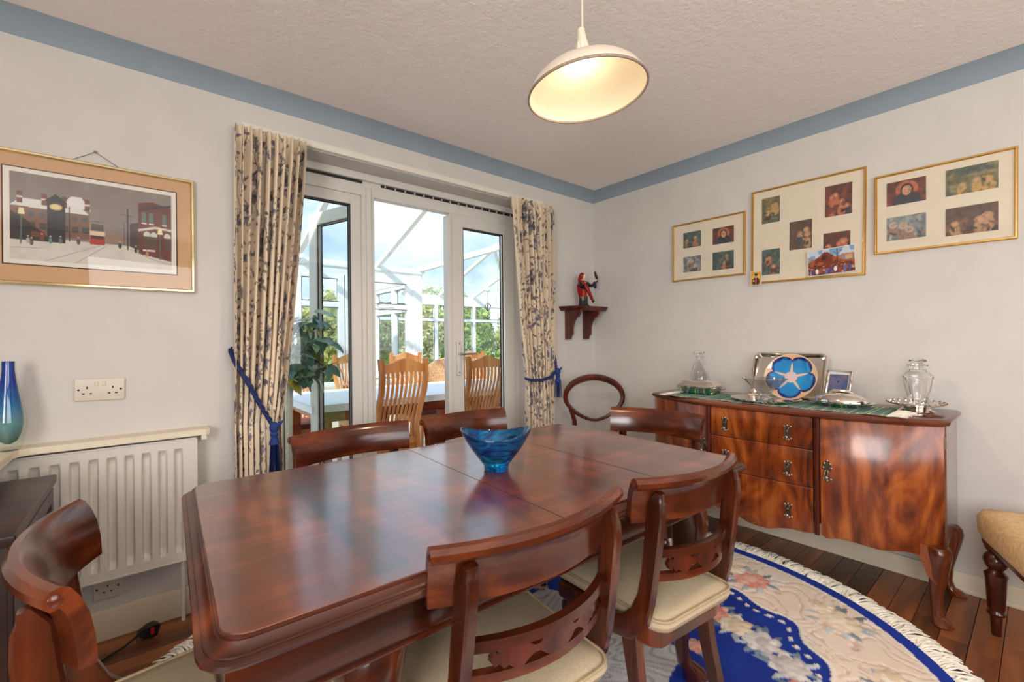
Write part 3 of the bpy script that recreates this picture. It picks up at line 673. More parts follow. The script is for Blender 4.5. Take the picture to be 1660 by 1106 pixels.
for s0, e in tips:
    for k in range(10):
        p = s0.lerp(e, 0.3+0.7*k/9)+Vector((lr.uniform(-.03, .03), lr.uniform(-.03, .03), lr.uniform(-.02, .02))); o = link('leaf', lm if lr.random() > 0.07 else lm2, pl); o.location = p
        o.rotation_euler = (lr.uniform(-0.7, 0.7), lr.uniform(-0.2, 1.1), lr.uniform(0, 2*PI)); q = lr.uniform(0.6, 1.0); o.scale = (q, q, q)
# hanging string with globe and filigree mobile
gl = thing('hanging_globe_light', 'small white globe and wire ornament hanging on a string across the conservatory', 'ornament', (3.72, 5.0, 1.885))
obj('globe', MB().sphere((0, 0, 0), 0.036, 16, 10), 'whitecloth', gl)
obj('string', MB().tube([(-1.32, 0.66, 0.26), (-0.8, 0.3, 0.10), (0, 0, 0.035), (0.9, 0.02, 0.0), (3.24, 0.02, 0.20)], 0.004, 5), 'upvc_out', gl)
mb = MB()
for k in range(6):
    a = k*PI/3; mb.tube([(0.0, 0, -0.18), (0.05*math.cos(a), 0.05*math.sin(a), -0.22), (0.02*math.cos(a), 0.02*math.sin(a), -0.28), (0, 0, -0.3)], 0.004, 5)
mb.tube([(0, 0, -0.03), (0, 0, -0.5)], 0.002, 5)
for k in range(6):
    a = k*PI/3; mb.tube([(0.0, 0, -0.36), (0.035*math.cos(a), 0.035*math.sin(a), -0.385), (0.0, 0, -0.42)], 0.004, 5)
obj('wire_mobile', mb, 'bird_cer', gl)
lb2 = thing('bell_lamp', 'small clear glass bell hanging beside the white globe', 'ornament', (3.88, 5.0, 1.73))
obj('bell', MB().lathe([(0.012, 0.08), (0.014, 0.05), (0.02, 0.02), (0.03, -0.01), (0.028, -0.015)], seg=14, caps=False), 'thin', lb2)
obj('cord', MB().tube([(0, 0, 0.07), (0, 0, 0.17)], 0.003, 5), 'upvc_out', lb2)

# ------------------------------------------------------------------ rug with carved pile
RX, RY, RA, RB, RN = 1.10, 1.12, 1.42, 1.20, 2.3
def make_rug():
    W_, H_ = 2*RA, 2*RB; nx, ny = 440, 372
    c = Canvas(W_, H_, nx, ny, (238, 218, 200), 5)
    dx = c.X-RA; dy = c.Y-RB
    rho = ((np.abs(dx)/RA)**RN+(np.abs(dy)/RB)**RN)**(1/RN); phi = np.arctan2(dy/RB, dx/RA)
    n1 = c.noise(0.35, 11); n2 = c.noise(0.12, 12)
    c.H[:] = 0.010
    c.put(np.clip((n1-0.45)*4, 0, 1), (226, 198, 186), 0.55); c.put(np.clip((n2-0.55)*4, 0, 1), (244, 230, 214), 0.6)
    # carved scroll lines in the cream band
    wv = np.sin(58*rho+7*np.sin(phi*13+8*n1)+14*n1+6*n2)
    c.put((np.abs(wv) < 0.2).astype(float), (200, 168, 156), 0.6); c.H -= 0.004*(np.abs(wv) < 0.24)
    edge = 0.70+0.014*np.sin(phi*23+3*n1)+0.012*np.sin(phi*9)
    inner = rho < edge
    c.put(inner.astype(float), (2, 42, 140)); c.put(inner*np.clip((n2-0.4)*2, 0, 1), (8, 66, 172), 0.5); c.H[inner] = 0.009
    ring = np.abs(rho-edge-0.006) < 0.006; c.put(ring.astype(float), (240, 228, 214)); c.H[ring] = 0.012
    dots = (np.abs(rho-edge+0.030) < 0.0065) & (np.sin(phi*118) > 0.1); c.put(dots.astype(float), (236, 226, 216)); c.H[dots] = 0.013
    med_e = 0.33+0.03*np.sin(phi*8)+0.02*np.sin(phi*3)
    med = rho < med_e; c.put(med.astype(float), (206, 200, 196)); wv2 = np.sin(60*rho+6*np.sin(phi*8)); c.put(med & (np.abs(wv2) < 0.3), (150, 146, 150), 0.6); c.H[med] = 0.012-0.003*(np.abs(wv2[med]) < 0.3)
    bl = rho > 0.945; c.put(bl.astype(float), (4, 48, 158)); c.H[bl] = 0.010
    ln_ = np.abs(rho-0.943) < 0.006; c.put(ln_.astype(float), (240, 226, 212)); 
    rg = random.Random(9)
    def at(p, r): 
        k = (abs(math.cos(p))**RN+abs(math.sin(p))**RN)**(-1/RN)
        return RA+RA*r*k*math.cos(p), RB+RB*r*k*math.sin(p)
    def flower(x, y, s_, cols):
        for ring_, rr in ((7, 1.0), (6, 0.62), (1, 0.25)):
            a0 = rg.uniform(0, 6)
            for k in range(ring_):
                a = a0+2*PI*k/ring_; col = rg.choice(cols)
                c.ell(x+s_*rr*0.6*math.cos(a)*(ring_ > 1), y+s_*rr*0.6*math.sin(a)*(ring_ > 1), s_*0.48, s_*0.36, col, a, 1.0, 0.012+0.005*(1.2-rr))
            if ring_ > 1: c.ell(x, y, s_*rr*0.5, s_*rr*0.5, tuple(v*0.86 for v in cols[0]), 0, 0.35)
    def spray(x, y, s_, n, ang=None):
        for k in range(n):
            a = 2*PI*k/n+rg.uniform(-0.3, 0.3); L = s_*rg.uniform(0.6, 0.95)
            c.leaf(x+math.cos(a)*(s_*0.9+L*0.5), y+math.sin(a)*(s_*0.9+L*0.5), L*0.7, L*0.24, a+rg.uniform(-.3, .3), rg.choice(((136, 150, 160), (176, 184, 186), (108, 122, 134), (206, 210, 208))), 0.95, 0.013)
    pink = [(226, 160, 140), (236, 184, 164), (214, 138, 122)]; cream = [(236, 216, 190), (226, 202, 172), (242, 228, 208)]; pale = [(216, 206, 200), (232, 224, 216), (200, 190, 186)]
    for k in range(18):
        p = 2*PI*k/18+0.13; x, y = at(p, 0.83+0.03*math.sin(k*2.1)); spray(x, y, 0.07, 11); flower(x, y, 0.075, pink if k % 2 else cream); flower(x+0.10*math.cos(p+1.4), y+0.10*math.sin(p+1.4), 0.05, cream)
    for k in range(40):
        p = 2*PI*k/40; x, y = at(p, 0.58+0.035*math.sin(p*5)); spray(x, y, 0.06, 9)
    for k in range(40):
        p = 2*PI*k/40; x, y = at(p, 0.58+0.035*math.sin(p*5)); flower(x, y, 0.065, [pale, cream, pink, pale][k % 4])
    for k in range(16):
        p = 2*PI*(k+.5)/16; x, y = at(p, 0.40); spray(x, y, 0.035, 5); flower(x, y, 0.04, pale if k % 2 else pink)
    c.H += 0.0012*(c.noise(0.01, 77)-0.5)
    t = thing('floral_rug', 'big oval fringed Chinese-style rug, blue and cream with carved flowers, under the dining table', 'rug', (RX, RY, 0))
    me = c.mesh('pile', 'wool', lambda X, Y, H: (X-RA, Y-RB, np.where(rho > 0.99, 0.002, H)), rho <= 1.0)
    link('pile', me, t)
    fr = MB()
    for k in range(2600):
        p = 2*PI*k/2600+rg.uniform(-.002, .002); kk = (abs(math.cos(p))**RN+abs(math.sin(p))**RN)**(-1/RN)
        b = Vector((RA*0.985*kk*math.cos(p), RB*0.985*kk*math.sin(p), 0.008)); nrm = Vector((math.cos(p)/RA, math.sin(p)/RB, 0)).normalized(); tg = Vector((-nrm.y, nrm.x, 0))
        L = rg.uniform(0.065, 0.105); cl = 0.018*math.sin(p*61+2*math.sin(p*17))+rg.uniform(-0.024, 0.024); lift = rg.uniform(0.006, 0.018)
        if b.y+RY+nrm.y*L > YA-0.02: L *= 0.5
        pts = [tuple(b+nrm*(L*u)+tg*(cl*math.sin(u*2.2)+rg.uniform(-.003, .003))+Vector((0, 0, lift*math.sin(u*PI)-0.004*u))) for u in (0, .25, .5, .75, 1)]
        fr.tube(pts, [0.0032, 0.0040, 0.0038, 0.0034, 0.0024], 4, False)
    f_ = obj('fringe', fr, 'fringe', t); f_['kind'] = 'stuff'
make_rug()

# ------------------------------------------------------------------ dining table
TZ = 0.733
dt = thing('dining_table', 'polished red-brown mahogany dining table with moulded edge and clipped corners', 'table', (0.88, 1.185, 0.016), math.radians(-2.0))
TL, TW = 1.625, 0.965
def rrect(hx, hy, r, n=4):
    pts = []
    for cx_, cy_, a0 in ((hx-r, hy-r, 0), (-hx+r, hy-r, 90), (-hx+r, -hy+r, 180), (hx-r, -hy+r, 270)):
        for k in range(n+1):
            a = math.radians(a0+90*k/n); pts.append((cx_+r*math.cos(a), cy_+r*math.sin(a)))
    return pts
zt = TZ-0.016
def ring(ins, z, r=0.055): return [(x, y, z) for x, y in rrect(TL/2-ins, TW/2-ins, max(0.02, r-ins*0.4))]
tb = MB()
tb.loft([ring(0.031, zt-0.020), ring(0.031, zt-0.0012), ring(0.0322, zt)])
obj('tabletop', tb, 'tabletop', dt, smooth=28)
em = MB()
em.loft([ring(0.026, zt-0.036), ring(0.010, zt-0.036), ring(0.003, zt-0.033), ring(0.0, zt-0.028), ring(0.001, zt-0.023), ring(0.006, zt-0.0205), ring(0.0095, zt-0.0200), ring(0.0100, zt-0.0172), ring(0.0135, zt-0.0168), ring(0.0180, zt-0.0140), ring(0.0225, zt-0.0085), ring(0.0245, zt-0.0055), ring(0.0275, zt-0.0050), ring(0.0278, zt-0.0012), ring(0.0308, zt-0.0012), ring(0.0308, zt-0.03)])
obj('edge_moulding', em, 'moulding', dt, smooth=24)
js = MB()
for x in (-0.085, 0.36): js.box((x, 0, zt+0.0002), (0.0016, TW-0.07, 0.0006))
obj('leaf_joint', js, 'blackwood', dt)
ap = MB(); ap.box((0, 0, zt-0.078), (TL-0.07, TW-0.07, 0.092), 0.006); ap.box((0, 0, zt-0.122), (TL-0.058, TW-0.058, 0.012), 0.005)
obj('apron', ap, 'mahog', dt)
def cabriole(H, top=0.05, foot=0.03, out=(1, 1), knee=0.045):
    """cabriole leg, local origin at the foot; leans outwards along out"""
    o = Vector((out[0], out[1], 0)).normalized()
    st = [(0.0, 0.020, foot*0.95), (0.025, 0.026, foot*1.15), (0.06, 0.018, foot*1.0), (0.10, 0.0, foot*0.72), (0.2, -0.008, foot*0.64), (0.38, -0.008, foot*0.76), (0.58, -0.001, foot*1.0), (0.76, 0.010, top*0.84), (0.88, 0.012, top*0.98), (0.96, 0.006, top*1.05), (1.0, -0.004, top*1.05)]
    secs = []
    for u, d, r in st:
        c = o*(d*knee/0.045); q = []
        for k in range(12):
            a = 2*PI*k/12; q.append((c.x+r*math.cos(a), c.y+r*math.sin(a), u*H))
        secs.append(q)
    return MB().loft(secs)
for sx, sy in ((-1, -1), (1, -1), (1, 1), (-1, 1)):
    lg = obj('leg', cabriole(zt-0.12, 0.062, 0.036, (sx, sy*0.6), 0.07), 'mahogz', dt); lg.location = (sx*0.53, sy*(TW/2-0.10), 0)

# ------------------------------------------------------------------ bar-back dining chairs
def make_chair(label):
    t = thing('dining_chair', label, 'chair', (0, 0, 0), 0, 'bar-back mahogany dining chairs')
    Wd, bow = 0.50, 0.062
    def yo(x): return -bow*(1-(2*x/Wd)**2)
    prof = [(0.016, 0.0), (0.014, 0.04), (0.008, 0.075), (-0.001, 0.100), (-0.010, 0.116), (-0.020, 0.1225), (-0.031, 0.120), (-0.038, 0.111), (-0.038, 0.100), (-0.031, 0.092), (-0.022, 0.094), (-0.016, 0.084), (-0.010, 0.06), (-0.006, 0.03), (-0.004, 0.0)]
    secs = []
    for k in range(25):
        x = -Wd/2+Wd*k/24; sl = 4*bow*2*x/(Wd*Wd)
        secs.append([(x-py*sl*0.6, yo(x)+py, 0.680+pz) for py, pz in prof])
    obj('top_rail', MB().loft(secs), 'mahog', t)
    for s_ in (-1, 1):
        bt = MB()
        M_ = Matrix.Translation((s_*(Wd/2+0.0), -0.029, 0.786)) @ Matrix.Rotation(s_*PI/2, 4, 'Y'); bt.M = M_
        bt.lathe([(0.0125, 0.0), (0.0125, 0.003), (0.009, 0.004), (0.009, 0.008), (0.004, 0.011)], seg=14)
        obj('scroll_button', bt, 'darkmahog', t)
    # stile swept down and forward into the side rail
    cl = [(-0.060, 0.765, 0.016), (-0.056, 0.752, 0.028), (-0.052, 0.738, 0.044), (-0.050, 0.70, 0.050), (-0.040, 0.62, 0.050), (-0.030, 0.54, 0.046), (-0.018, 0.475, 0.050), (0.002, 0.42, 0.060), (0.04, 0.377, 0.066), (0.11, 0.356, 0.054), (0.2, 0.355, 0.05), (0.33, 0.355, 0.05)]
    for s_ in (-1, 1):
        secs = []
        for i, (y, z, wd) in enumerate(cl):
            x = s_*(0.194+0.016*i/10); p0 = cl[max(i-1, 0)]; p1 = cl[min(i+1, len(cl)-1)]
            d = Vector((0, p1[0]-p0[0], p1[1]-p0[1])).normalized(); n_ = Vector((0, d.z, -d.y)); h = 0.013
            c = Vector((x, y, z))
            secs.append([tuple(c+Vector((a*h, 0, 0))+n_*(b*wd/2)) for a, b in ((-1, -0.8), (-0.7, -1), (0.7, -1), (1, -0.8), (1, 0.8), (0.7, 1), (-0.7, 1), (-1, 0.8))])
        obj('stile', MB().loft(secs), 'mahogz', t)
    for z, hh in ((0.598, 0.022), (0.530, 0.020)):
        secs = []
        for k in range(15):
            x = -0.182+0.364*k/14; y = -0.032-0.05*(1-(x/0.182)**2)+(0.598-z)*0.16
            secs.append([(x, y+a*0.010, z+b*hh/2) for a, b in ((-1, -1), (1, -1), (1, 1), (-1, 1))])
        obj('cross_rail', MB().loft(secs), 'mahog', t)
    # pierced carved splat between the two cross rails
    up = [(-0.145, 0.15), (-0.138, 0.55), (-0.130, 0.40), (-0.122, 0.80), (-0.112, 0.62), (-0.100, 1.0), (-0.085, 1.0), (-0.072, 0.55), (-0.060, 0.28), (-0.048, 0.25), (-0.036, 0.65), (-0.020, 1.0), (0.0, 1.05), (0.020, 1.0), (0.036, 0.65), (0.048, 0.25), (0.060, 0.28), (0.072, 0.55), (0.085, 1.0), (0.100, 1.0), (0.112, 0.62), (0.122, 0.80), (0.130, 0.40), (0.138, 0.55), (0.145, 0.15)]
    secs = []
    for x, u in up:
        y = -0.032-0.05*(1-(x/0.182)**2)+0.006; zc = 0.564
        secs.append([(x, y-0.005, zc-0.026*u), (x, y+0.005, zc-0.026*u), (x, y+0.005, zc+0.026*u), (x, y-0.005, zc+0.026*u)])
    obj('carved_splat', MB().loft(secs), 'darkmahog', t, smooth=20)
    def trap(z, ins, yb=-0.035, yf=0.375):
        b_, f_ = 0.182-ins, 0.212-ins; y0, y1 = yb+ins, yf-ins; r = 0.045; out = []
        for cx_, cy_, a0 in ((b_-r, y0+r, -90), (f_-r, y1-r, 0), (-f_+r, y1-r, 90), (-b_+r, y0+r, 180)):
            for k in range(6): a = math.radians(a0+18*k); out.append((cx_+r*math.cos(a), cy_+r*math.sin(a), z))
        return out
    def trap_old(z, ins, yb=-0.035, yf=0.375):
        b_, f_ = 0.205-ins, 0.235-ins
        return [(-b_+0.02, yb+ins, z), (b_-0.02, yb+ins, z), (b_, yb+ins+0.02, z), ((b_+f_)/2, (yb+yf)/2, z), (f_, yf-ins-0.04, z), (f_-0.04, yf-ins, z), (-f_+0.04, yf-ins, z), (-f_, yf-ins-0.04, z), (-(b_+f_)/2, (yb+yf)/2, z), (-b_, yb+ins+0.02, z)]
    obj('seat_frame', MB().loft([trap(0.325, 0.012), trap(0.332, 0.006), trap(0.386, 0.006)]), 'mahogz', t)
    cu = obj('cushion', MB().loft([trap(0.385, 0.004, -0.05), trap(0.391, -0.006, -0.052), trap(0.407, -0.011, -0.054), trap(0.420, -0.004, -0.05), trap(0.428, 0.03, -0.045), trap(0.434, 0.09, -0.045)]), 'seat', t, smooth=60)
    obj('piping', MB().tube([(x, y, z) for x, y, z in trap(0.420, -0.008, -0.053)], 0.004, 6, ring=True), 'piping', cu)
    for s_ in (-1, 1):     # rear sabre legs
        path = [(0.055, 0.37, 0.06), (0.045, 0.31, 0.05), (0.03, 0.22, 0.043), (0.0, 0.10, 0.038), (-0.04, 0.0, 0.034)]
        obj('leg', MB().loft([[(s_*(0.185-0.0*i)+a*0.016, y+b*wd/2, z) for a, b in ((-1, -1), (1, -1), (1, 1), (-1, 1))] for i, (y, z, wd) in enumerate(path)]), 'mahogz', t)
        obj('leg', MB().lathe([(0.013, 0), (0.015, 0.02), (0.012, 0.04), (0.019, 0.20), (0.023, 0.30), (0.016, 0.315), (0.024, 0.33), (0.02, 0.345), (0.022, 0.36)], (s_*0.185, 0.325, 0), 14), 'mahogz', t)
    return t
c0 = make_chair('nearest bar-back chair at the front edge of the table, its back to the camera')
FZ = 0.016
c0.location = (0.637, 0.706, FZ); c0.rotation_euler = (0, 0, math.radians(-1.5)); c0.scale = (1, 1, 0.983)
dup(c0, (1.18, 0.668, FZ), math.radians(-6), 'bar-back chair at the front edge of the table nearer the sideboard and rug flowers', (0.87, 0.96, 0.99))
dup(c0, (0.68, 1.842, FZ), math.radians(183), 'bar-back chair behind the far table edge, in front of the glazed side light', (0.98, 1, 0.983))
dup(c0, (1.237, 1.83, FZ), math.radians(182.6), 'bar-back chair behind the far edge of the table, partly hidden by the blue bowl', (0.98, 1, 0.983))
dup(c0, (1.955, 1.255, FZ), math.radians(101), 'bar-back chair at the end of the table in front of the sideboard', (0.93, 1, 0.983))
dup(c0, (-0.080, 1.105, 0.0), math.radians(-87.5), 'bar-back chair at the left end of the table beside the radiator, seen side-on', (0.92, 1.0, 1.035))

# balloon-back chair in the corner
bb = thing('balloon_back_chair', 'dark mahogany balloon-back chair with open oval back standing in the room corner', 'chair', (2.42, 1.97, 0), math.atan2(F.y, F.x)+PI/2)
bb.location.z = 0.008
def bpt(a): return (0.205*math.cos(a)*(1+0.0), -0.19-0.05*(0.16*math.sin(a)+0.16)/0.32+0.02*math.cos(a)**2, 0.725+(0.165 if math.sin(a) > 0 else 0.165)*math.sin(a)*(1.0))
loop = []
for k in range(36):
    a = 2*PI*k/36; r = 1.0; ss = math.sin(a)
    x = 0.212*math.cos(a)*(1.0 if ss > 0 else 1-0.28*ss*ss); z = 0.735+(0.145*ss if ss > 0 else 0.165*ss)
    loop.append((x, -0.19-0.12*(z-0.55), z))
obj('oval_back', MB().tube(loop, [0.0185+0.0065*math.sin(2*PI*k/36) for k in range(36)], 8, ring=True), 'darkmahog', bb)
for s_ in (-1, 1):
    obj('back_post', MB().tube([(s_*0.175, -0.205, 0.65), (s_*0.150, -0.19, 0.57), (s_*0.150, -0.18, 0.45), (s_*0.165, -0.20, 0.25), (s_*0.175, -0.25, 0.0)], [0.016, 0.017, 0.02, 0.018, 0.014], 8), 'darkmahog', bb)
    obj('leg', MB().lathe([(0.012, 0), (0.016, 0.03), (0.024, 0.33), (0.015, 0.35), (0.026, 0.37), (0.02, 0.42)], (s_*0.17, 0.20, 0), 14), 'darkmahog', bb)
def rr_(z, i): return [(x, y, z) for x, y in rrect(0.21-i, 0.21-i, 0.08)]
obj('seat_frame', MB().loft([rr_(0.40, 0.01), rr_(0.45, 0.0)]), 'darkmahog', bb)
obj('cushion', MB().loft([rr_(0.449, 0.005), rr_(0.47, 0.0), rr_(0.49, 0.03), rr_(0.497, 0.09)]), 'seat', bb, smooth=60)

# upholstered seat at the right edge
us = thing('upholstered_chair', 'cream upholstered seat on turned mahogany legs, cut off by the right edge of the picture', 'chair', (2.42, -0.08, 0), 0.35)
def ur(z, i): return [(x, y, z) for x, y in rrect(0.23-i, 0.20-i, 0.05)]
obj('seat_pad', MB().loft([ur(0.372, 0.006), ur(0.40, -0.004), ur(0.45, -0.006), ur(0.478, 0.006), ur(0.486, 0.05)]), plain('cream_damask', (222, 186, 134), 0.7, var=0.08, nscale=60, bmp=0.1), us, smooth=60)
obj('seat_frame', MB().loft([ur(0.345, 0.016), ur(0.355, 0.006), ur(0.371, 0.004)]), 'darkmahog', us)
for sx in (-1, 1):
    for sy in (-1, 1):
        obj('leg', MB().lathe([(0.012, 0.0), (0.0145, 0.004), (0.018, 0.075), (0.026, 0.082), (0.028, 0.09), (0.024, 0.098), (0.023, 0.104), (0.025, 0.108), (0.031, 0.22), (0.034, 0.232), (0.034, 0.238), (0.024, 0.248), (0.020, 0.256), (0.030, 0.268), (0.036, 0.285), (0.036, 0.298), (0.028, 0.314), (0.02, 0.322), (0.03, 0.332), (0.032, 0.346)], (sx*0.185, sy*0.155, 0), 18), 'darkmahog', us)

# ------------------------------------------------------------------ sideboard
def XF(y):
    ys = [.25, .30, .35, .40, .45, .54, .60, .67, .78, .925, 1.07, 1.18, 1.24, 1.3, 1.4, 1.5, 1.6]; xs = [2.487, 2.452, 2.425, 2.405, 2.39, 2.366, 2.356, 2.348, 2.344, 2.343, 2.344, 2.348, 2.358, 2.372, 2.405, 2.447, 2.497]
    return float(np.interp(y, ys, xs))
sb = thing('sideboard', 'bow-fronted mahogany sideboard with three drawers and two doors on cabriole legs', 'sideboard', (2.65, 0.925, 0))
SX, SY = 2.65, 0.925
def L(p): return (p[0]-SX, p[1]-SY, p[2])
y0_, y1_ = 0.262, 1.592
ysl = [y0_+(y1_-y0_)*k/40 for k in range(41)]
def plan(off, ext, z, xb=2.84): return [L((XF(min(max(y, .25), 1.6))+off, y, z)) for y in [y0_-ext+(y1_-y0_+2*ext)*k/40 for k in range(41)]]+[L((xb, y1_+ext, z)), L((xb, y0_-ext, z))]
obj('body', MB().loft([plan(0.036, 0, 0.31), plan(0.036, 0, 0.80)]), 'darkmahog', sb)
tp = MB().loft([plan(0.016, 0.004, 0.798), plan(0.006, 0.012, 0.802), plan(-0.002, 0.016, 0.81), plan(-0.004, 0.018, 0.816), plan(0.003, 0.014, 0.821), plan(0.014, 0.006, 0.826), plan(0.02, 0.002, 0.828)])
obj('top', tp, 'sidetop', sb, smooth=30)
for ye, s_ in ((y0_, -1), (y1_, 1)):
    obj('end_panel', MB().box(L(((2.50+2.84)/2+0.0, ye-s_*0.006, 0.552)), (0.335, 0.016, 0.496), 0.003), 'sideend', sb)
def panel(ya, yb, zb, zt_, th_=0.018, n=24):
    mb = MB(); secs = []
    for k in range(n+1):
        y = ya+(yb-ya)*k/n; x = XF(y)+0.016; b = zb(y)
        secs.append([L((x+th_, y, b)), L((x+0.003, y, b)), L((x, y, b+0.004)), L((x, y, zt_-0.004)), L((x+0.003, y, zt_)), L((x+th_, y, zt_))])
    return mb.loft(secs)
def zdr(y):
    u = abs(y-0.925)/0.245; return float(np.interp(u, [0, .2, .4, .6, .8, 1.0], [.222, .226, .245, .256, .256, .266]))
def zdo(y):
    u = y if y < 0.9 else 1.85-y
    return float(np.interp(u, [.26, .33, .374, .414, .466, .52, .557, .6, .638, .66], [.272, .264, .270, .262, .256, .264, .268, .266, .254, .268]))
def rosette_handle(parent, y, z, kind):
    x = XF(y)+0.016
    mb = MB(); mb.M = Matrix.Translation(L((x, y, z))) @ Matrix.Rotation(-PI/2, 4, 'Y')
    # local: x=up(world z) , y = world y , z = outwards
    def up(zz, yy, r, o): mb.sphere((zz, yy, o), (r, r, r*0.7), 8, 5)
    if kind == 'drawer':
        mb.prism([(-0.030, -0.017), (-0.036, 0.0), (-0.030, 0.017), (-0.014, 0.010), (0.010, 0.012), (0.026, 0.018), (0.030, 0.010), (0.033, 0.0), (0.030, -0.010), (0.026, -0.018), (0.010, -0.012), (-0.014, -0.010)], lambda a, b, t: (a, b, t), 0.0, 0.004)
        for q in ((0.027, -0.014), (0.031, 0.0), (0.027, 0.014), (-0.029, -0.015), (-0.034, -0.005), (-0.034, 0.005), (-0.029, 0.015)): up(q[0], q[1], 0.0055, 0.004)
        mb.tube([(0.024, -0.008, 0.006), (0.016, -0.008, 0.014), (-0.014, -0.006, 0.018), (-0.022, 0, 0.018), (-0.014, 0.006, 0.018), (0.016, 0.008, 0.014), (0.024, 0.008, 0.006)], 0.0032, 6)
        up(-0.022, 0, 0.008, 0.018); up(0.004, 0, 0.006, 0.006)
    else:
        mb.prism([(-0.046, -0.016), (-0.05, 0.0), (-0.046, 0.016), (-0.03, 0.010), (-0.01, 0.006), (0.004, 0.016), (0.02, 0.016), (0.036, 0.010), (0.046, 0.0), (0.036, -0.010), (0.02, -0.016), (0.004, -0.016), (-0.01, -0.006), (-0.03, -0.010)], lambda a, b, t: (a, b, t), 0.0, 0.004)
        for q in ((0.042, 0), (0.03, -0.011), (0.03, 0.011), (0.01, -0.015), (0.01, 0.015), (-0.04, -0.014), (-0.046, 0), (-0.04, 0.014)): up(q[0], q[1], 0.0055, 0.004)
        mb.tube([(0.0, -0.005, 0.006), (-0.02, -0.006, 0.016), (-0.032, 0, 0.018), (-0.02, 0.006, 0.016), (0.0, 0.005, 0.006)], 0.0034, 6); up(-0.032, 0, 0.009, 0.018)
    return obj('handle', mb, 'oldbrass', parent, 'cast antique brass handle')
for zb, zt_ in ((lambda y: 0.648, 0.797), (lambda y: 0.472, 0.645), (zdr, 0.469)):
    d = obj('drawer', panel(0.688, 1.162, zb, zt_), 'flame', sb, smooth=40)
    for y in (0.79, 1.085): rosette_handle(d, y, {0.797: 0.716, 0.645: 0.545, 0.469: 0.345}[zt_], 'drawer')
dr = obj('door', panel(0.266, 0.658, zdo, 0.797), 'flame', sb, smooth=40); rosette_handle(dr, 0.645-0.012, 0.566, 'door')
dl = obj('door', panel(1.192, 1.588, zdo, 0.797), 'flame', sb, smooth=40); rosette_handle(dl, 1.214, 0.585, 'door')
for y in (0.673, 1.177):
    obj('pilaster', MB().tube([L((2.362, y, 0.265)), L((2.362, y, 0.80))], 0.011, 10), 'darkmahog', sb)
hg = MB(); hg.box(L((XF(.262)+0.014, .262, 0.73)), (0.004, 0.008, 0.05)); obj('hinge', hg, 'oldbrass', sb)
for (x, y, ox, oy) in ((2.475, 0.285, -0.8, -0.8), (2.48, 1.565, -0.8, 0.8), (2.80, 0.285, 0.2, -1), (2.80, 1.565, 0.2, 1)):
    lg = obj('leg', cabriole(0.312, 0.037, 0.029, (ox, oy), 0.045), 'sideleg', sb); lg.location = L((x, y, 0))
    wg = MB()      # knee wings tying the leg to the body
    ix, iy = (1 if x < 2.6 else -1), (1 if y < 0.9 else -1)
    wp = [(0.0, 0.314), (0.128, 0.314), (0.112, 0.304), (0.085, 0.288), (0.058, 0.262), (0.040, 0.228), (0.030, 0.19), (0.0, 0.16)]
    wg.prism(wp, lambda a, b, t: L((x+t, y+iy*a, b)), -0.026, 0.016)
    wg.prism(wp, lambda a, b, t: L((x+ix*a*0.8, y+t, b)), -0.018, 0.018)
    obj('knee_wing', wg, 'sideleg', sb)

STZ = 0.828
# woven green runner
def make_runner():
    y0, y1, wd = 0.43, 1.46, 0.34
    c = Canvas(y1-y0, wd, 420, 140, (18, 112, 84), 3)
    t = c.X % 0.105
    for a, b, col in ((0.0, 0.008, (214, 206, 120)), (0.018, 0.022, (226, 220, 200)), (0.034, 0.052, (110, 96, 110)), (0.056, 0.060, (230, 224, 206)), (0.074, 0.079, (30, 60, 46))):
        c.put(((t > a) & (t < b)).astype(float), col, 0.8)
    ed = (c.Y < 0.05) | (c.Y > wd-0.05); t2 = c.X % 0.042
    c.put((ed & (t2 < 0.006)).astype(float), (222, 210, 130)); c.put((ed & (t2 > 0.014) & (t2 < 0.017)).astype(float), (232, 226, 214)); c.put((ed & (t2 > 0.026) & (t2 < 0.034)).astype(float), (130, 84, 92), 0.7)
    c.put((np.abs(c.Y-0.052) < 0.003).astype(float), (200, 196, 150)); c.put((c.Y < 0.008).astype(float), (190, 170, 176))
    n_ = c.noise(0.02, 4); c.put(np.clip((n_-0.5)*3, 0, 1), (8, 60, 46), 0.25)
    me = c.mesh('table_runner', 'weave', lambda X, Y, H: (2.378+0.06*((X-0.5)/0.5)**2*0.35+Y*0.98, y1-X, STZ+0.0022+0.0015*np.sin(X*40)*(Y < 0.06)))
    o = link('runner_cloth', me)
    r = thing('table_runner', 'green striped woven runner with white fringe lying along the sideboard top', 'runner')
    o.parent = r
    fr = MB()
    for e, s_ in ((y0, -1), (y1, 1)):
        for k in range(46):
            x = 2.40+0.32*k/45; L_ = R_.uniform(0.05, 0.075) if s_ < 0 else R_.uniform(0.03, 0.05)
            fr.tube([(x, e, STZ+0.003), (x+R_.uniform(-.008, .008), e+s_*L_*0.5, STZ+0.006), (x+R_.uniform(-.014, .014), e+s_*L_, STZ+0.003)], [0.0022, 0.0026, 0.0016], 4, False)
    f_ = obj('fringe', fr, 'fringe', r); f_['kind'] = 'stuff'
make_runner()
RZ = STZ+0.004
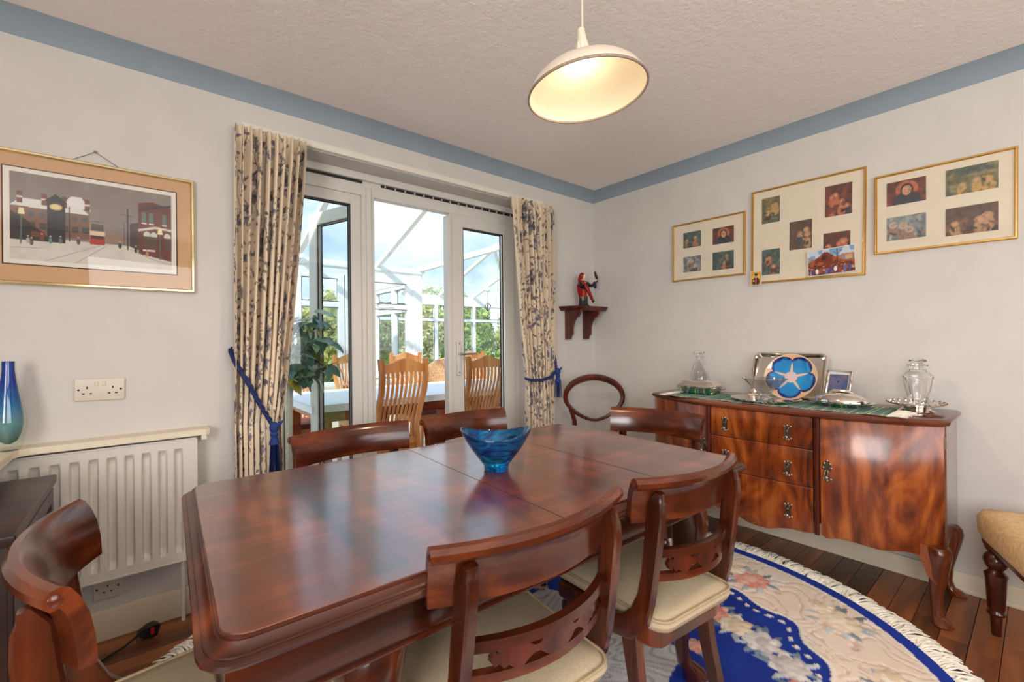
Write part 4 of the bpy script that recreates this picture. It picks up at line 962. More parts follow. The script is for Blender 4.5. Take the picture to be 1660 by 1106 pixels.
# silver entree dish
ed_ = thing('entree_dish', 'oblong silver lidded dish at the far left end of the green runner', 'dish', (2.62, 1.352, RZ), 0.12)
def er(hx, hy, z, r=0.03): return [(x, y, z) for x, y in rrect(hx, hy, r, 3)]
obj('dish_base', MB().loft([er(.06, .08, 0), er(.078, .098, .012), er(.086, .110, .036), er(.097, .122, .041), er(.097, .122, .046), er(.07, .09, .046)]), 'silver', ed_)
obj('lid', MB().loft([er(.094, .116, .047), er(.090, .112, .056), er(.074, .096, .070), er(.070, .092, .078), er(.03, .04, .080)]), 'silver', ed_)
for s_ in (-1, 1): obj('handle', MB().tube([(-0.02, s_*.115, .03), (-0.02, s_*.135, .034), (.02, s_*.135, .034), (.02, s_*.115, .03)], 0.005, 6), 'silver', ed_)
for sx in (-1, 1):
    for sy in (-1, 1): obj('foot', MB().sphere((sx*.06, sy*.085, .008), (0.01, 0.01, 0.009), 8, 6), 'silver', ed_)
# decanter behind it
dc = thing('glass_decanter', 'clear engraved glass decanter with flat stopper behind the oblong silver dish', 'decanter', (2.775, 1.44, STZ))
dcp = [(0.058, 0.0), (0.062, 0.004), (0.062, 0.03), (0.058, 0.08), (0.047, 0.13), (0.03, 0.17), (0.0165, 0.195), (0.0145, 0.215), (0.026, 0.222), (0.027, 0.226), (0.012, 0.228)]
obj('bottle', MB().lathe(dcp+[(0.011, 0.215), (0.013, 0.195), (0.026, 0.168), (0.043, 0.13), (0.054, 0.08), (0.058, 0.03), (0.056, 0.012), (0.01, 0.010)], seg=28, caps=True), 'crystal', dc)
obj('stopper', MB().lathe([(0.008, 0.212), (0.011, 0.232), (0.012, 0.238), (0.03, 0.243), (0.032, 0.25), (0.024, 0.257), (0.006, 0.26)], seg=22), 'crystal', dc)
# round silver salver + glass bowl
sv = thing('silver_salver', 'round silver tray with pie-crust rim under the cut glass bowl', 'tray', (2.54, 0.955, RZ))
sv.scale = (1.12, 1.12, 1.0)
obj('plate', MB().lathe([(0.01, 0.003), (0.115, 0.004), (0.125, 0.006), (0.142, 0.014), (0.146, 0.016), (0.142, 0.011), (0.12, 0.0), (0.01, 0.0)], seg=60, wob=lambda a, r, z: 0.02*abs(math.sin(a*10))*(r > .13)), 'silver', sv)
bw = thing('glass_footed_bowl', 'clear cut-glass flared bowl on the round silver tray', 'bowl', (2.56, 0.965, RZ+0.0045))
obj('bowl', MB().lathe([(0.028, 0.034), (0.04, 0.045), (0.07, 0.075), (0.102, 0.108), (0.108, 0.112), (0.106, 0.113), (0.098, 0.108), (0.066, 0.078), (0.035, 0.05), (0.01, 0.042)], seg=36), 'bowlglass', bw)
obj('rim', MB().tube([(0.107*math.cos(2*PI*k/40), 0.107*math.sin(2*PI*k/40), 0.1125) for k in range(40)], 0.0016, 6, ring=True), 'crystal', bw)
obj('foot', MB().lathe([(0.042, 0.0), (0.044, 0.004), (0.03, 0.012), (0.02, 0.02), (0.018, 0.028), (0.03, 0.036), (0.008, 0.04)], seg=24, wob=lambda a, r, z: 0.06*math.sin(a*12)), 'crystal', bw)
# big rectangular tray leaning against the wall
def leanM(y, xbase, xtop, z, h):
    a = math.atan2(xtop-xbase, h); return Matrix.Translation((xbase, y, z)) @ Matrix.Rotation(a, 4, 'Y')
tr = thing('rectangular_silver_tray', 'rectangular silver tray with rounded corners leaning on the wall behind the blue flower plate', 'tray')
tr.matrix_world = leanM(0.93, 2.735, 2.835, STZ+0.002, 0.25)
def tp2(hw, h0, h1, r, x): return [(x, yy*.93, (h0+h1)/2+zz) for yy, zz in rrect(hw, (h1-h0)/2, r, 6)]
obj('tray_plate', MB().loft([tp2(.2, 0.0, .268, .035, 0.012), tp2(.2, 0.0, .268, .035, -0.006), tp2(.196, .004, .264, .033, -0.012), tp2(.190, .010, .258, .03, -0.012), tp2(.184, .016, .252, .028, -0.006), tp2(.176, .024, .244, .026, 0.006), tp2(.172, .028, .24, .025, 0.007)]), 'silver', tr)
# blue flower plate
fp = thing('flower_plate', 'round pale plate with a large glossy blue five-petal flower, leaning on the silver tray', 'plate')
fp.matrix_world = leanM(0.885, 2.672, 2.745, STZ+0.006, 0.24) @ Matrix.Translation((0, 0, 0.122))
c = Canvas(0.25, 0.25, 150, 150, (226, 178, 130), 6)
ph = np.arctan2(c.Y-.125, c.X-.125)+PI/2*0+0.31; rr = np.hypot(c.X-.125, c.Y-.125)/.125
pw = np.abs(np.cos(2.5*ph)); re_ = 0.70+0.26*pw**0.45; n_ = c.noise(0.012, 2)
fl = rr < re_
c.put(fl.astype(float), (24, 130, 196)); c.put(fl*np.clip((rr-(re_-0.07-0.13*n_))/0.07, 0, 1), (10, 26, 104)); c.put(fl*np.clip((0.55-rr)/0.25, 0, 1), (36, 150, 206), 0.6)
st = rr < 0.2+0.30*np.clip(1-np.abs(np.sin(2.5*ph))*1.6, 0, 1)
st2 = rr < 0.24+0.44*np.clip(1-np.abs(np.cos(2.5*ph))*2.2, 0, 1)
c.put(st2.astype(float), (226, 186, 150)); c.put((rr < 0.2).astype(float), (214, 186, 190))
ml = rr <= 0.985
me = c.mesh('glazed_face', 'glaze', lambda X, Y, H: (-0.0055-0.016*np.clip((np.hypot(X-.125, Y-.125)/.125-0.55)/0.45, 0, 1)**1.5, (X-.125)*1.02, (Y-.125)*1.0), ml)
link('glazed_face', me, fp)
bk = MB(); bk.M = Matrix.Rotation(-PI/2, 4, 'Y')
bk.lathe([(0.06, -0.010), (0.07, -0.006), (0.09, 0.0), (0.124, 0.019), (0.126, 0.0215), (0.1235, 0.0205), (0.10, 0.004), (0.07, -0.003), (0.01, -0.004)], seg=48, sy=1.02); obj('plate_back', bk, 'shade_out', fp)
# photo frame
pf = thing('photo_frame', 'small silver photo frame with a blue-toned photograph, right of the flower plate', 'photo frame')
pf.matrix_world = Matrix.Translation((2.70, 0.685, STZ+0.004)) @ Matrix.Rotation(math.radians(-14), 4, 'Z') @ Matrix.Rotation(math.radians(16), 4, 'Y')
f_ = MB(); hw, hh = 0.060, 0.084
for (a, b, c_, d) in ((0, 0.006, 2*hw, 0.012), (0, 2*hh-0.006, 2*hw, 0.012)): f_.box((0, a, b), (0.012, c_, d), 0.003)
for s_ in (-1, 1): f_.box((0, s_*(hw-0.006), hh), (0.012, 0.012, 2*hh), 0.003)
obj('frame', f_, 'silver', pf); obj('white_inlay', MB().box((0.002, 0, hh), (0.006, 2*hw-0.02, 2*hh-0.02)), 'whitecard', pf)
c = Canvas(0.096, 0.128, 40, 52, (92, 98, 132), 8); n_ = c.noise(0.04, 1); c.put(np.clip((n_-.45)*4, 0, 1), (128, 108, 140), .8); c.put(np.clip((c.noise(.03, 3)-.5)*4, 0, 1), (60, 84, 140), .8)
link('photograph', c.mesh('photograph', 'glaze', lambda X, Y, H: (X*0-0.0022, (.048-X)*.92, Y+hh-.064)), pf)
obj('strut', MB().beam((0.008, 0, 0.12), (0.06, 0, -0.013), 0.03, 0.004, (0, 1, 0)), 'gasket', pf)
# oval covered dish
ov = thing('oval_covered_dish', 'oval domed silver serving dish in front of the photo frame', 'dish', (2.585, 0.632, RZ))
obj('dish_base', MB().lathe([(0.06, 0), (0.075, 0.004), (0.1, 0.016), (0.118, 0.020), (0.119, 0.024), (0.09, 0.024)], seg=36, sy=1.12, sx=0.8), 'silver', ov)
obj('lid', MB().lathe([(0.098, 0.025), (0.096, 0.034), (0.085, 0.05), (0.06, 0.061), (0.05, 0.062), (0.045, 0.066), (0.01, 0.067)], seg=36, sy=1.12, sx=0.8), 'silver', ov)
obj('lid_handle', MB().tube([(0, -0.045, 0.066), (0, -0.03, 0.074), (0, 0.03, 0.074), (0, 0.045, 0.066)], [0.005, 0.007, 0.007, 0.005], 8), 'silver', ov)
# footed silver stand + ginger jar
fs = thing('footed_silver_stand', 'low footed silver stand with openwork rim at the right end of the sideboard', 'stand', (2.66, 0.372, STZ))
obj('foot', MB().lathe([(0.064, 0), (0.066, 0.004), (0.05, 0.012), (0.046, 0.02), (0.05, 0.024), (0.02, 0.026)], seg=36), 'silver', fs)
obj('plate', MB().lathe([(0.02, 0.025), (0.06, 0.026), (0.085, 0.034), (0.103, 0.040), (0.104, 0.043), (0.085, 0.038), (0.06, 0.030), (0.02, 0.029)], seg=48, wob=lambda a, r, z: 0.035*math.sin(a*12)*(r > .08)), 'silver', fs)
for k in range(24):
    a = 2*PI*k/24; obj('rim_bead', MB().sphere((0.098*math.cos(a), 0.098*math.sin(a), 0.043), 0.0065, 6, 4), 'silver', fs)
jr = thing('cut_glass_jar', 'large cut-glass lidded jar standing on the footed silver stand', 'jar', (2.66, 0.366, STZ+0.0295))
jr.scale = (0.86, 0.86, 1.06)
jp = [(0.032, 0.0), (0.034, 0.004), (0.036, 0.02), (0.05, 0.07), (0.060, 0.115), (0.061, 0.122), (0.05, 0.134), (0.036, 0.145), (0.033, 0.152), (0.034, 0.164), (0.044, 0.168), (0.044, 0.171), (0.03, 0.172)]
obj('body', MB().lathe(jp+[(0.029, 0.15), (0.045, 0.132), (0.055, 0.118), (0.045, 0.07), (0.03, 0.022), (0.01, 0.016)], seg=32, wob=lambda a, r, z: 0.045*math.sin(a*9+z*60)*(0.01 < z < 0.112)), 'crystal', jr, smooth=12)
obj('stopper', MB().lathe([(0.026, 0.160), (0.027, 0.173), (0.018, 0.178), (0.034, 0.184), (0.036, 0.19), (0.026, 0.196), (0.008, 0.198)], seg=26), 'crystal', jr)

# ------------------------------------------------------------------ blue art glass bowl on the table
gb = thing('blue_glass_bowl', 'deep blue art-glass bowl with wavy rim on the dining table', 'bowl', (0.905, 1.178, TZ), -0.65)
def bring(r, z, ry, wave):
    return [(r*math.cos(a), ry*math.sin(a), z+wave*math.cos(2*a)) for a in [2*PI*k/40 for k in range(40)]]
prof = [(0.036, 0.0, 0.036, 0), (0.041, 0.003, 0.041, 0), (0.042, 0.018, 0.042, 0), (0.047, 0.024, 0.047, 0), (0.064, 0.045, 0.060, 0.001), (0.084, 0.07, 0.072, 0.003), (0.102, 0.095, 0.082, 0.006), (0.114, 0.115, 0.088, 0.010), (0.119, 0.124, 0.091, 0.012), (0.117, 0.127, 0.089, 0.012), (0.112, 0.122, 0.085, 0.011), (0.096, 0.096, 0.076, 0.006), (0.076, 0.070, 0.064, 0.003), (0.052, 0.044, 0.048, 0.001), (0.02, 0.034, 0.02, 0)]
obj('bowl_body', MB().loft([bring(a, b, c_, d) for a, b, c_, d in prof]), 'swirl', gb, smooth=80)
rim = bring(0.118, 0.1265, 0.090, 0.012)
obj('rim', MB().tube(rim, 0.0022, 6, ring=True), 'thin', gb, 'clear glass rim')

# ------------------------------------------------------------------ pendant lamp
pd_ = F*1.40+RR*0.232
PX, PY = pd_.x, pd_.y
pn = thing('pendant_lamp', 'white metal pendant lamp with wide shallow shade and slotted neck, lit, hanging from the ceiling', 'lamp', (PX, PY, 0))
ZR = 1.942
tilt = Matrix.Translation((0, 0, ZR+0.15)) @ Matrix.Rotation(math.radians(-5), 4, F) @ Matrix.Translation((0, 0, -ZR-0.15))
sh = MB(); sh.M = tilt
outp = [(0.185, 0.0), (0.186, 0.004), (0.182, 0.014), (0.169, 0.035), (0.147, 0.056), (0.115, 0.075), (0.075, 0.089), (0.04, 0.0965), (0.024, 0.098)]
sh.lathe([(r, ZR+z) for r, z in outp]+[(r-0.0025 if r > .03 else r-.003, ZR+z-0.003) for r, z in outp[::-1][:-1]]+[(0.182, ZR+0.001)], seg=64, caps=False)
so = obj('shade', sh, 'shade_out', pn, smooth=60)
rm = MB(); rm.M = tilt; rm.tube([(0.185*math.cos(2*PI*k/64), 0.185*math.sin(2*PI*k/64), ZR+0.001) for k in range(64)], 0.0042, 6, ring=True); obj('rim', rm, 'shade_rim', so)
nk = MB(); nk.M = tilt
nk.lathe([(0.0095, ZR+0.205), (0.0115, ZR+0.204), (0.0150, ZR+0.175), (0.0165, ZR+0.160)], seg=20); nk.lathe([(0.0225, ZR+0.112), (0.0227, ZR+0.104), (0.0235, ZR+0.097), (0.025, ZR+0.095)], seg=20, caps=False)
for k in range(9):
    a = 2*PI*k/9; c_, s_ = math.cos(a), math.sin(a)
    nk.beam((0.0160*c_, 0.0160*s_, ZR+0.162), (0.0225*c_, 0.0225*s_, ZR+0.110), 0.0075, 0.003, (c_, s_, 0))
obj('slotted_neck', nk, 'shade_out', pn)
obj('cord', MB().tube([(0, 0, ZR+0.20), (0, 0, CL-0.015)], 0.0035, 8), 'shade_out', pn)
obj('ceiling_rose', MB().lathe([(0.01, CL-0.03), (0.045, CL-0.022), (0.05, CL), (0.01, CL)], seg=28), 'white_paint', pn)
bl_ = MB(); bl_.M = tilt; bl_.lathe([(0.004, ZR+0.066), (0.014, ZR+0.068), (0.020, ZR+0.078), (0.019, ZR+0.090), (0.013, ZR+0.105), (0.011, ZR+0.135), (0.004, ZR+0.136)], seg=20); obj('bulb', bl_, 'bulb', pn)
ll = bpy.data.lights.new('pendant_bulb', 'SPOT'); ll.energy = 17; ll.color = (1.0, 0.78, 0.50); ll.shadow_soft_size = 0.03; ll.spot_size = math.radians(166); ll.spot_blend = 0.35
lo = bpy.data.objects.new('pendant_bulb', ll); COL.objects.link(lo); lo.location = (PX, PY, ZR+0.012)
l2 = bpy.data.lights.new('pendant_glow', 'POINT'); l2.energy = 0.95; l2.color = (1.0, 0.87, 0.56); l2.shadow_soft_size = 0.045
lo2 = bpy.data.objects.new('pendant_glow', l2); COL.objects.link(lo2); lo2.location = (PX, PY, ZR+0.036)

# ------------------------------------------------------------------ framed pictures
def frame_bars(root, w_, h_, wd, dp, m, x0):
    """frame in local coords: u right, v up, depth towards the room; four bars"""
    mb = MB()
    outer = [(-w_/2, -h_/2), (w_/2, -h_/2), (w_/2, h_/2), (-w_/2, h_/2)]; inn = [(-w_/2+wd, -h_/2+wd), (w_/2-wd, -h_/2+wd), (w_/2-wd, h_/2-wd), (-w_/2+wd, h_/2-wd)]
    lv = [(outer, 0.0), (outer, dp*0.8), ([(c*0.7+a*0.3, d*0.7+b*0.3) for (a, b), (c, d) in zip(inn, outer)], dp), ([(a*.7+c*.3, b*.7+d*.3) for (a, b), (c, d) in zip(inn, outer)], dp), (inn, dp*0.75), (inn, 0.0)]
    mb.loft([[(a, -z, b) for a, b in q] for q, z in lv], ring=True); return obj('frame', mb, m, root, smooth=20)
def print_mesh(root, c, name, u, v, d, rot=0):
    me = c.mesh(name, 'col', lambda X, Y, H: (X-c.w/2, X*0, Y-c.h/2))
    o = link(name, me, root); o.location = (u, d, v); o.rotation_euler = (0, rot, 0); return o
def wallroot(name, label, cat, wall, u, z, grp=None):
    # local x = right as seen from the room, local -y = towards the room, z up
    return thing(name, label, cat, (u, YA, z) if wall == 'A' else (XB, u, z), 0 if wall == 'A' else -PI/2, grp)
# street print on the back wall
w_, h_ = 0.62, 0.487
p = wallroot('framed_street_print', 'framed print of a snowy street with a red tram, hung by wire', 'picture', 'A', 0.174-w_/2, 1.629)
frame_bars(p, w_, h_, 0.014, 0.024, 'palegold', 0)
obj('mount', MB().box((0, -0.008, 0), (w_-0.02, 0.006, h_-0.02)), 'tancard', p, smooth=0)
iw, ih, iu, iv = 0.474, 0.330, 0.0, 0.006
obj('mount_bevel', MB().box((iu, -0.0117, iv), (iw+0.026, 0.0012, ih+0.026)), 'browncard', p, smooth=0)
obj('print_border', MB().box((iu, -0.0124, iv), (iw+0.018, 0.0012, ih+0.018)), 'whitecard', p, smooth=0)
c = Canvas(iw-0.014, ih-0.014, 260, 140, (128, 116, 110), 2)
W_, H_ = c.w, c.h
n_ = c.noise(0.05, 1); c.put(np.clip((n_-.5)*3, 0, 1), (150, 140, 134), .5)
c.rect(0, 0, W_, .085, (206, 198, 188)); c.put((c.Y < .085)*np.clip((c.noise(.03, 5)-.5)*3, 0, 1), (186, 178, 170), .5)
sx = W_/0.521; sy = H_/0.268
def P_(x, y): return x*sx, y*sy
def R4(x0, y0, x1, y1, col, a=1.0): c.rect(x0*sx, y0*sy, x1*sx, y1*sy, col, a)
R4(0, .08, .235, .165, (120, 86, 70)); c.poly([P_(0, .165), P_(.03, .19), P_(.2, .19), P_(.235, .16)], (214, 210, 206))
for k in range(7): R4(.02+.032*k, .135, .036+.032*k, .152, (78, 84, 88)); R4(.02+.032*k, .10, .04+.032*k, .118, (70, 66, 62))
c.poly([P_(.15, .19), P_(.18, .215), P_(.21, .215), P_(.24, .175)], (220, 216, 214))
for x in (.02, .09, .15, .22): R4(x, .175, x+.016, .212, (112, 66, 50)); R4(x, .19, x+.016, .196, (206, 200, 194))
c.poly([P_(0, .06), P_(0, .15), P_(.05, .12), P_(.11, .075), P_(.11, .06)], (48, 40, 36)); R4(.06, .075, .1, .09, (110, 60, 44))
R4(.105, .06, .16, .19, (40, 40, 44)); c.poly([P_(.097, .19), P_(.132, .215), P_(.168, .19)], (34, 34, 36)); c.ell(.132*sx, .174*sy, .017, .012, (214, 182, 110)); c.ell(.132*sx, .174*sy, .011, .008, (226, 202, 140))
c.line(*P_(.172, .07), *P_(.172, .18), .0025, (54, 48, 46))
c.line(*P_(.03, .05), *P_(.032, .14), .004, (80, 110, 96)); c.poly([P_(.022, .14), P_(.042, .14), P_(.038, .16), P_(.026, .16)], (230, 214, 160))
R4(.235, .07, .285, .14, (150, 128, 104)); R4(.236, .067, .284, .098, (170, 60, 48)); R4(.236, .098, .284, .11, (214, 196, 166)); R4(.24, .112, .28, .135, (88, 80, 74)); R4(.24, .086, .28, .096, (70, 60, 56)); c.poly([P_(.232, .14), P_(.26, .147), P_(.29, .14)], (110, 98, 88))
c.poly([P_(.29, .08), P_(.29, .12), P_(.34, .1), P_(.36, .085), P_(.36, .08)], (142, 116, 96))
c.line(*P_(.362, .06), *P_(.362, .2), .0042, (52, 42, 40)); c.line(*P_(.34, .178), *P_(.385, .174), .0018, (60, 52, 50)); c.line(*P_(.35, .075), *P_(.35, .15), .002, (78, 66, 62)); c.line(*P_(.344, .13), *P_(.356, .129), .0015, (78, 66, 62))
c.poly([P_(.37, .07), P_(.37, .15), P_(.41, .16), P_(.41, .06)], (70, 58, 58)); c.poly([P_(.40, .05), P_(.40, .225), P_(.45, .235), P_(.521, .22), P_(.521, .03)], (104, 52, 44))
c.poly([P_(.40, .135), P_(.46, .15), P_(.521, .145), P_(.521, .138), P_(.46, .142), P_(.40, .127)], (206, 198, 190)); c.poly([P_(.40, .205), P_(.45, .222), P_(.521, .232), P_(.521, .225), P_(.40, .198)], (58, 54, 58))
for x in (.412, .437, .485): R4(x, .158, x+.016, .195, (88, 110, 104)); R4(x, .155, x+.018, .159, (214, 206, 198))
for x in (.43, .455, .505): c.ell(x*sx, .118*sy, .011, .014, (196, 196, 184)); R4(x-.011, .075, x+.011, .112, (86, 70, 62))
R4(.415, .06, .46, .066, (222, 214, 204)); c.line(*P_(.478, .035), *P_(.478, .125), .0036, (72, 100, 88)); c.poly([P_(.468, .125), P_(.488, .125), P_(.484, .143), P_(.472, .143)], (236, 220, 170))
for x0, y0, x1, y1 in ((.27, .065, .1, .0), (.29, .065, .19, .0), (.37, .062, .46, .03), (.46, .03, .521, .02), (0, .035, .09, .04)): c.line(*P_(x0, y0), *P_(x1, y1), .002, (150, 142, 136))
for x, y, col in ((.05, .06, (170, 160, 150)), (.06, .055, (90, 80, 80)), (.09, .07, (120, 60, 50)), (.115, .065, (100, 130, 126)), (.145, .068, (110, 104, 100)), (.2, .07, (90, 74, 66)), (.43, .05, (176, 130, 76)), (.335, .07, (60, 52, 50)), (.39, .06, (66, 56, 54))): c.ell(x*sx, y*sy, .005, .011, col); c.ell(x*sx, (y+.014)*sy, .003, .0032, (190, 160, 140))
o = print_mesh(p, c, 'street_print', iu, iv, -0.0135); o['label'] = 'painted snowy street scene'
obj('glass', MB().box((0, -0.0165, 0), (w_-0.026, 0.0016, h_-0.026)), 'picglass', p, smooth=0)
obj('hanging_wire', MB().tube([(-.078, -0.006, h_/2-0.004), (-.004, -0.010, h_/2+0.046), (.074, -0.006, h_/2-0.004)], 0.0011, 5), 'slot', p)
obj('picture_hook', MB().sphere((-.004, -0.010, h_/2+0.047), 0.005, 10, 6), 'oldbrass', p)

# three gilt frames of small prints on the right wall
def blob_print(w0, h0, seed, kind, pal):
    nx = max(24, int(w0/0.0035)); ny = max(24, int(h0/0.0035))
    c = Canvas(w0, h0, nx, ny, pal[0], seed); rg = random.Random(seed)
    c.put(np.clip((c.noise(w0*.35, seed)-.45)*4, 0, 1), pal[1], .8); c.put(np.clip((c.noise(w0*.12, seed+1)-.5)*4, 0, 1), pal[2], .7)
    if kind == 'one':
        c.ell(w0*.52, h0*.60, min(w0, h0)*.36, min(w0, h0)*.36, pal[3]); c.ell(w0*.52, h0*.12, w0*.36, h0*.38, pal[4]); c.ell(w0*.52, h0*.58, min(w0, h0)*.21, min(w0, h0)*.27, (60, 44, 40)); c.ell(w0*.52, h0*.56, min(w0, h0)*.15, min(w0, h0)*.21, (206, 150, 112))
        for s_ in (-1, 1): c.ell(w0*.52+s_*min(w0, h0)*.06, h0*.59, min(w0, h0)*.025, min(w0, h0)*.018, (50, 34, 30))
    else:
        for k in range(rg.choice((3, 4, 5))):
            x = w0*rg.uniform(.15, .85); y = h0*rg.uniform(.2, .6); r = min(w0, h0)*rg.uniform(.10, .16); col = rg.choice(pal[3:])
            c.ell(x, y-r*.9, r*1.2, r*1.9, col); c.ell(x, y+r*1.0, r*1.0, r*1.0, pal[3] if kind == 'halo' else pal[2]); c.ell(x, y+r*.95, r*.55, r*.65, (196, 148, 112))
        for k in range(6): c.leaf(w0*rg.random(), h0*rg.uniform(0, .5), w0*.12, h0*.05, rg.uniform(0, 3), rg.choice(pal))
    c.put(np.clip((c.noise(w0*.06, seed+3)-.55)*4, 0, 1), (40, 36, 38), .35)
    return c
pal = {'teal': [(74, 92, 88), (52, 70, 72), (120, 128, 108), (168, 116, 84), (104, 56, 44)], 'red': [(104, 56, 46), (140, 72, 54), (62, 46, 46), (190, 104, 74), (58, 58, 66)],
       'grey': [(132, 134, 134), (98, 104, 106), (176, 174, 168), (150, 120, 100), (80, 80, 84)], 'gold': [(116, 104, 72), (70, 86, 86), (162, 146, 98), (190, 150, 90), (84, 60, 56)], 'brown': [(98, 72, 60), (124, 88, 68), (70, 60, 60), (176, 136, 96), (66, 72, 82)]}
def multi(name, label, ymid, zmid, w_, h_, prints, tilt=0.0):
    p = wallroot(name, label, 'picture', 'B', ymid, zmid); p.rotation_euler = (0, tilt, -PI/2)
    frame_bars(p, w_, h_, 0.011, 0.02, 'gold', 0)
    obj('mount', MB().box((0, -0.007, 0), (w_-0.016, 0.006, h_-0.016)), 'cardmat', p, smooth=0)
    for i, (u, v, a, b, kind, pk) in enumerate(prints):
        print_mesh(p, blob_print(a, b, int(100*ymid)+i*7+1, kind, pal[pk]), 'small_print', (u-.5)*w_, (v-.5)*h_, -0.0106)
    obj('glass', MB().box((0, -0.0135, 0), (w_-0.021, 0.0014, h_-0.021)), 'picglass', p, smooth=0); return p
multi('framed_print_set', 'smallest gilt frame on the right wall, four little prints, nearest the corner', (1.664+1.178)/2, 1.757, 0.486, 0.392,
      [(.29, .70, .125, .105, 'many', 'teal'), (.72, .68, .135, .105, 'one', 'red'), (.29, .28, .125, .105, 'many', 'grey'), (.72, .27, .135, .115, 'many', 'teal')], 0.012)
multi('framed_print_set', 'largest gilt frame on the right wall, five small prints arranged in a cross', (1.14+.585)/2, 1.768, 0.556, 0.556,
      [(.19, .77, .098, .15, 'halo', 'gold'), (.785, .74, .12, .165, 'halo', 'red'), (.47, .46, .112, .16, 'halo', 'brown'), (.195, .22, .098, .15, 'halo', 'teal'), (.775, .30, .12, .15, 'halo', 'red')], 0.018)
multi('framed_print_set', 'gilt frame with four landscape prints on the right wall, nearest the camera', (.55+.07)/2, 1.775, 0.48, 0.392,
      [(.25, .74, .145, .115, 'one', 'red'), (.71, .74, .165, .12, 'many', 'gold'), (.25, .30, .145, .115, 'many', 'grey'), (.71, .28, .165, .125, 'halo', 'brown')], 0.008)
# loose cards tucked into the middle frame
def card(name, label, y, z, w0, h0, c, tilt):
    p = wallroot(name, label, 'card', 'B', y, z); p.rotation_euler = (0, tilt, -PI/2)
    obj('card_stock', MB().box((0, -0.0236, 0), (w0+0.006, 0.0012, h0+0.006)), 'whitecard', p, smooth=0); print_mesh(p, c, 'card_print', 0, 0, -0.0246)
c = Canvas(.056, .076, 40, 52, (206, 150, 40), 3); c.ell(.028, .046, .02, .02, (226, 180, 70)); c.ell(.028, .018, .02, .026, (40, 36, 34)); c.ell(.028, .05, .009, .012, (196, 150, 110)); c.ell(.028, .06, .010, .007, (36, 30, 28)); c.rect(.024, .004, .032, .034, (190, 60, 40)); c.rect(.012, .018, .019, .028, (226, 206, 170))
card('saint_card', 'tiny golden portrait card tucked into the lower left corner of the largest gilt frame', 1.113, 1.526, .056, .076, c, 0.03)
c = Canvas(.21, .135, 100, 66, (126, 156, 190), 4)
c.put(((c.Y > .09) & (c.noise(.03, 1) > .5)).astype(float), (206, 210, 214), .8); c.poly([(0, 0), (0, .07), (.03, .085), (.06, .105), (.078, .122), (.095, .118), (.12, .095), (.15, .07), (.21, .06), (.21, 0)], (112, 44, 26)); c.put(((c.noise(.02, 2) > .55) & (c.Y < .1)).astype(float), (176, 92, 40), .7)
c.put(((c.noise(.014, 3) > .6) & (c.Y < .055)).astype(float), (60, 40, 60), .8); c.put(((c.noise(.012, 8) > .62) & (c.Y < .045)).astype(float), (206, 170, 140), .8); c.ell(.075, .09, .012, .014, (60, 24, 18))
for k in range(9): c.ell(.02+.021*k, .016+.004*(k % 3), .007, .014, [(60, 70, 140), (224, 220, 224), (150, 60, 50), (90, 100, 160)][k % 4])
c.line(.135, .06, .135, .13, .003, (58, 36, 24)); c.line(.135, .10, .155, .125, .002, (58, 36, 24)); c.line(.135, .1, .115, .122, .002, (58, 36, 24)); c.rect(.17, .07, .2, .09, (196, 160, 110))
card('picture_postcard', 'postcard of a crowded red hill tucked into the largest gilt frame', .735, 1.575, .21, .135, c, -0.03)

# ------------------------------------------------------------------ corner wall shelf with figurine
cs = thing('wall_shelf', 'small dark mahogany wall shelf with two scalloped brackets near the room corner', 'shelf', (2.64, YA, 1.425))
def sp(e, z): return [(-0.19+0.0-e, 0, z), (-0.145-e, -0.13-e, z), (-0.10-e*.5, -0.165-e, z), (0.19+e*.5, -0.165-e, z), (0.205+e, -0.12-e, z), (0.205+e, 0, z)]
obj('shelf_board', MB().loft([sp(-0.016, -0.034), sp(-0.012, -0.028), sp(-0.004, -0.018), sp(0.0, -0.012), sp(0.002, 0.0)]), 'darkmahog', cs)
brk = [(0, -0.03), (0, -0.255), (0.055, -0.255), (0.062, -0.235), (0.07, -0.225), (0.085, -0.215), (0.083, -0.19), (0.088, -0.15), (0.105, -0.115), (0.13, -0.09), (0.15, -0.083), (0.158, -0.07), (0.17, -0.06), (0.17, -0.03)]
for x in (-0.118, 0.09): obj('bracket', MB().prism([(a*0.92, b) for a, b in brk], lambda a, b, t: (t, -a, b), x-0.009, x+0.009), 'darkmahog', cs, smooth=20)
fg = thing('falconer_figurine', 'red and black figurine of a hooded figure holding up a bird', 'figurine', (2.635, YA-0.085, 1.4255), -0.15)
obj('base', MB().lathe([(0.046, 0), (0.05, 0.004), (0.046, 0.014), (0.03, 0.018)], seg=20, sy=.85), 'coat_dark', fg)
obj('robe', MB().lathe([(0.038, 0.014), (0.036, 0.03), (0.034, 0.06), (0.036, 0.075)], seg=20, sy=.8, wob=lambda a, r, z: .06*math.sin(a*7)), 'coat_dark', fg)
obj('tunic', MB().lathe([(0.038, 0.066), (0.037, 0.07), (0.032, 0.10), (0.027, 0.135), (0.034, 0.165), (0.036, 0.185), (0.02, 0.202), (0.012, 0.206)], seg=20, sy=.72, wob=lambda a, r, z: .05*math.sin(a*6)), 'orange_cer', fg)
ck = MB(); ck.loft([[(-0.040, .012, .19), (-0.018, -.026, .195), (0.0, .02, .20)], [(-0.056, .01, .16), (-0.03, -.03, .16), (-0.01, .03, .16)], [(-0.052, .01, .12), (-0.03, -.028, .12), (-0.02, .03, .12)], [(-0.035, .01, .07), (-0.03, -.02, .07), (-0.02, .02, .07)]]); obj('cloak', ck, 'coat_red', fg)
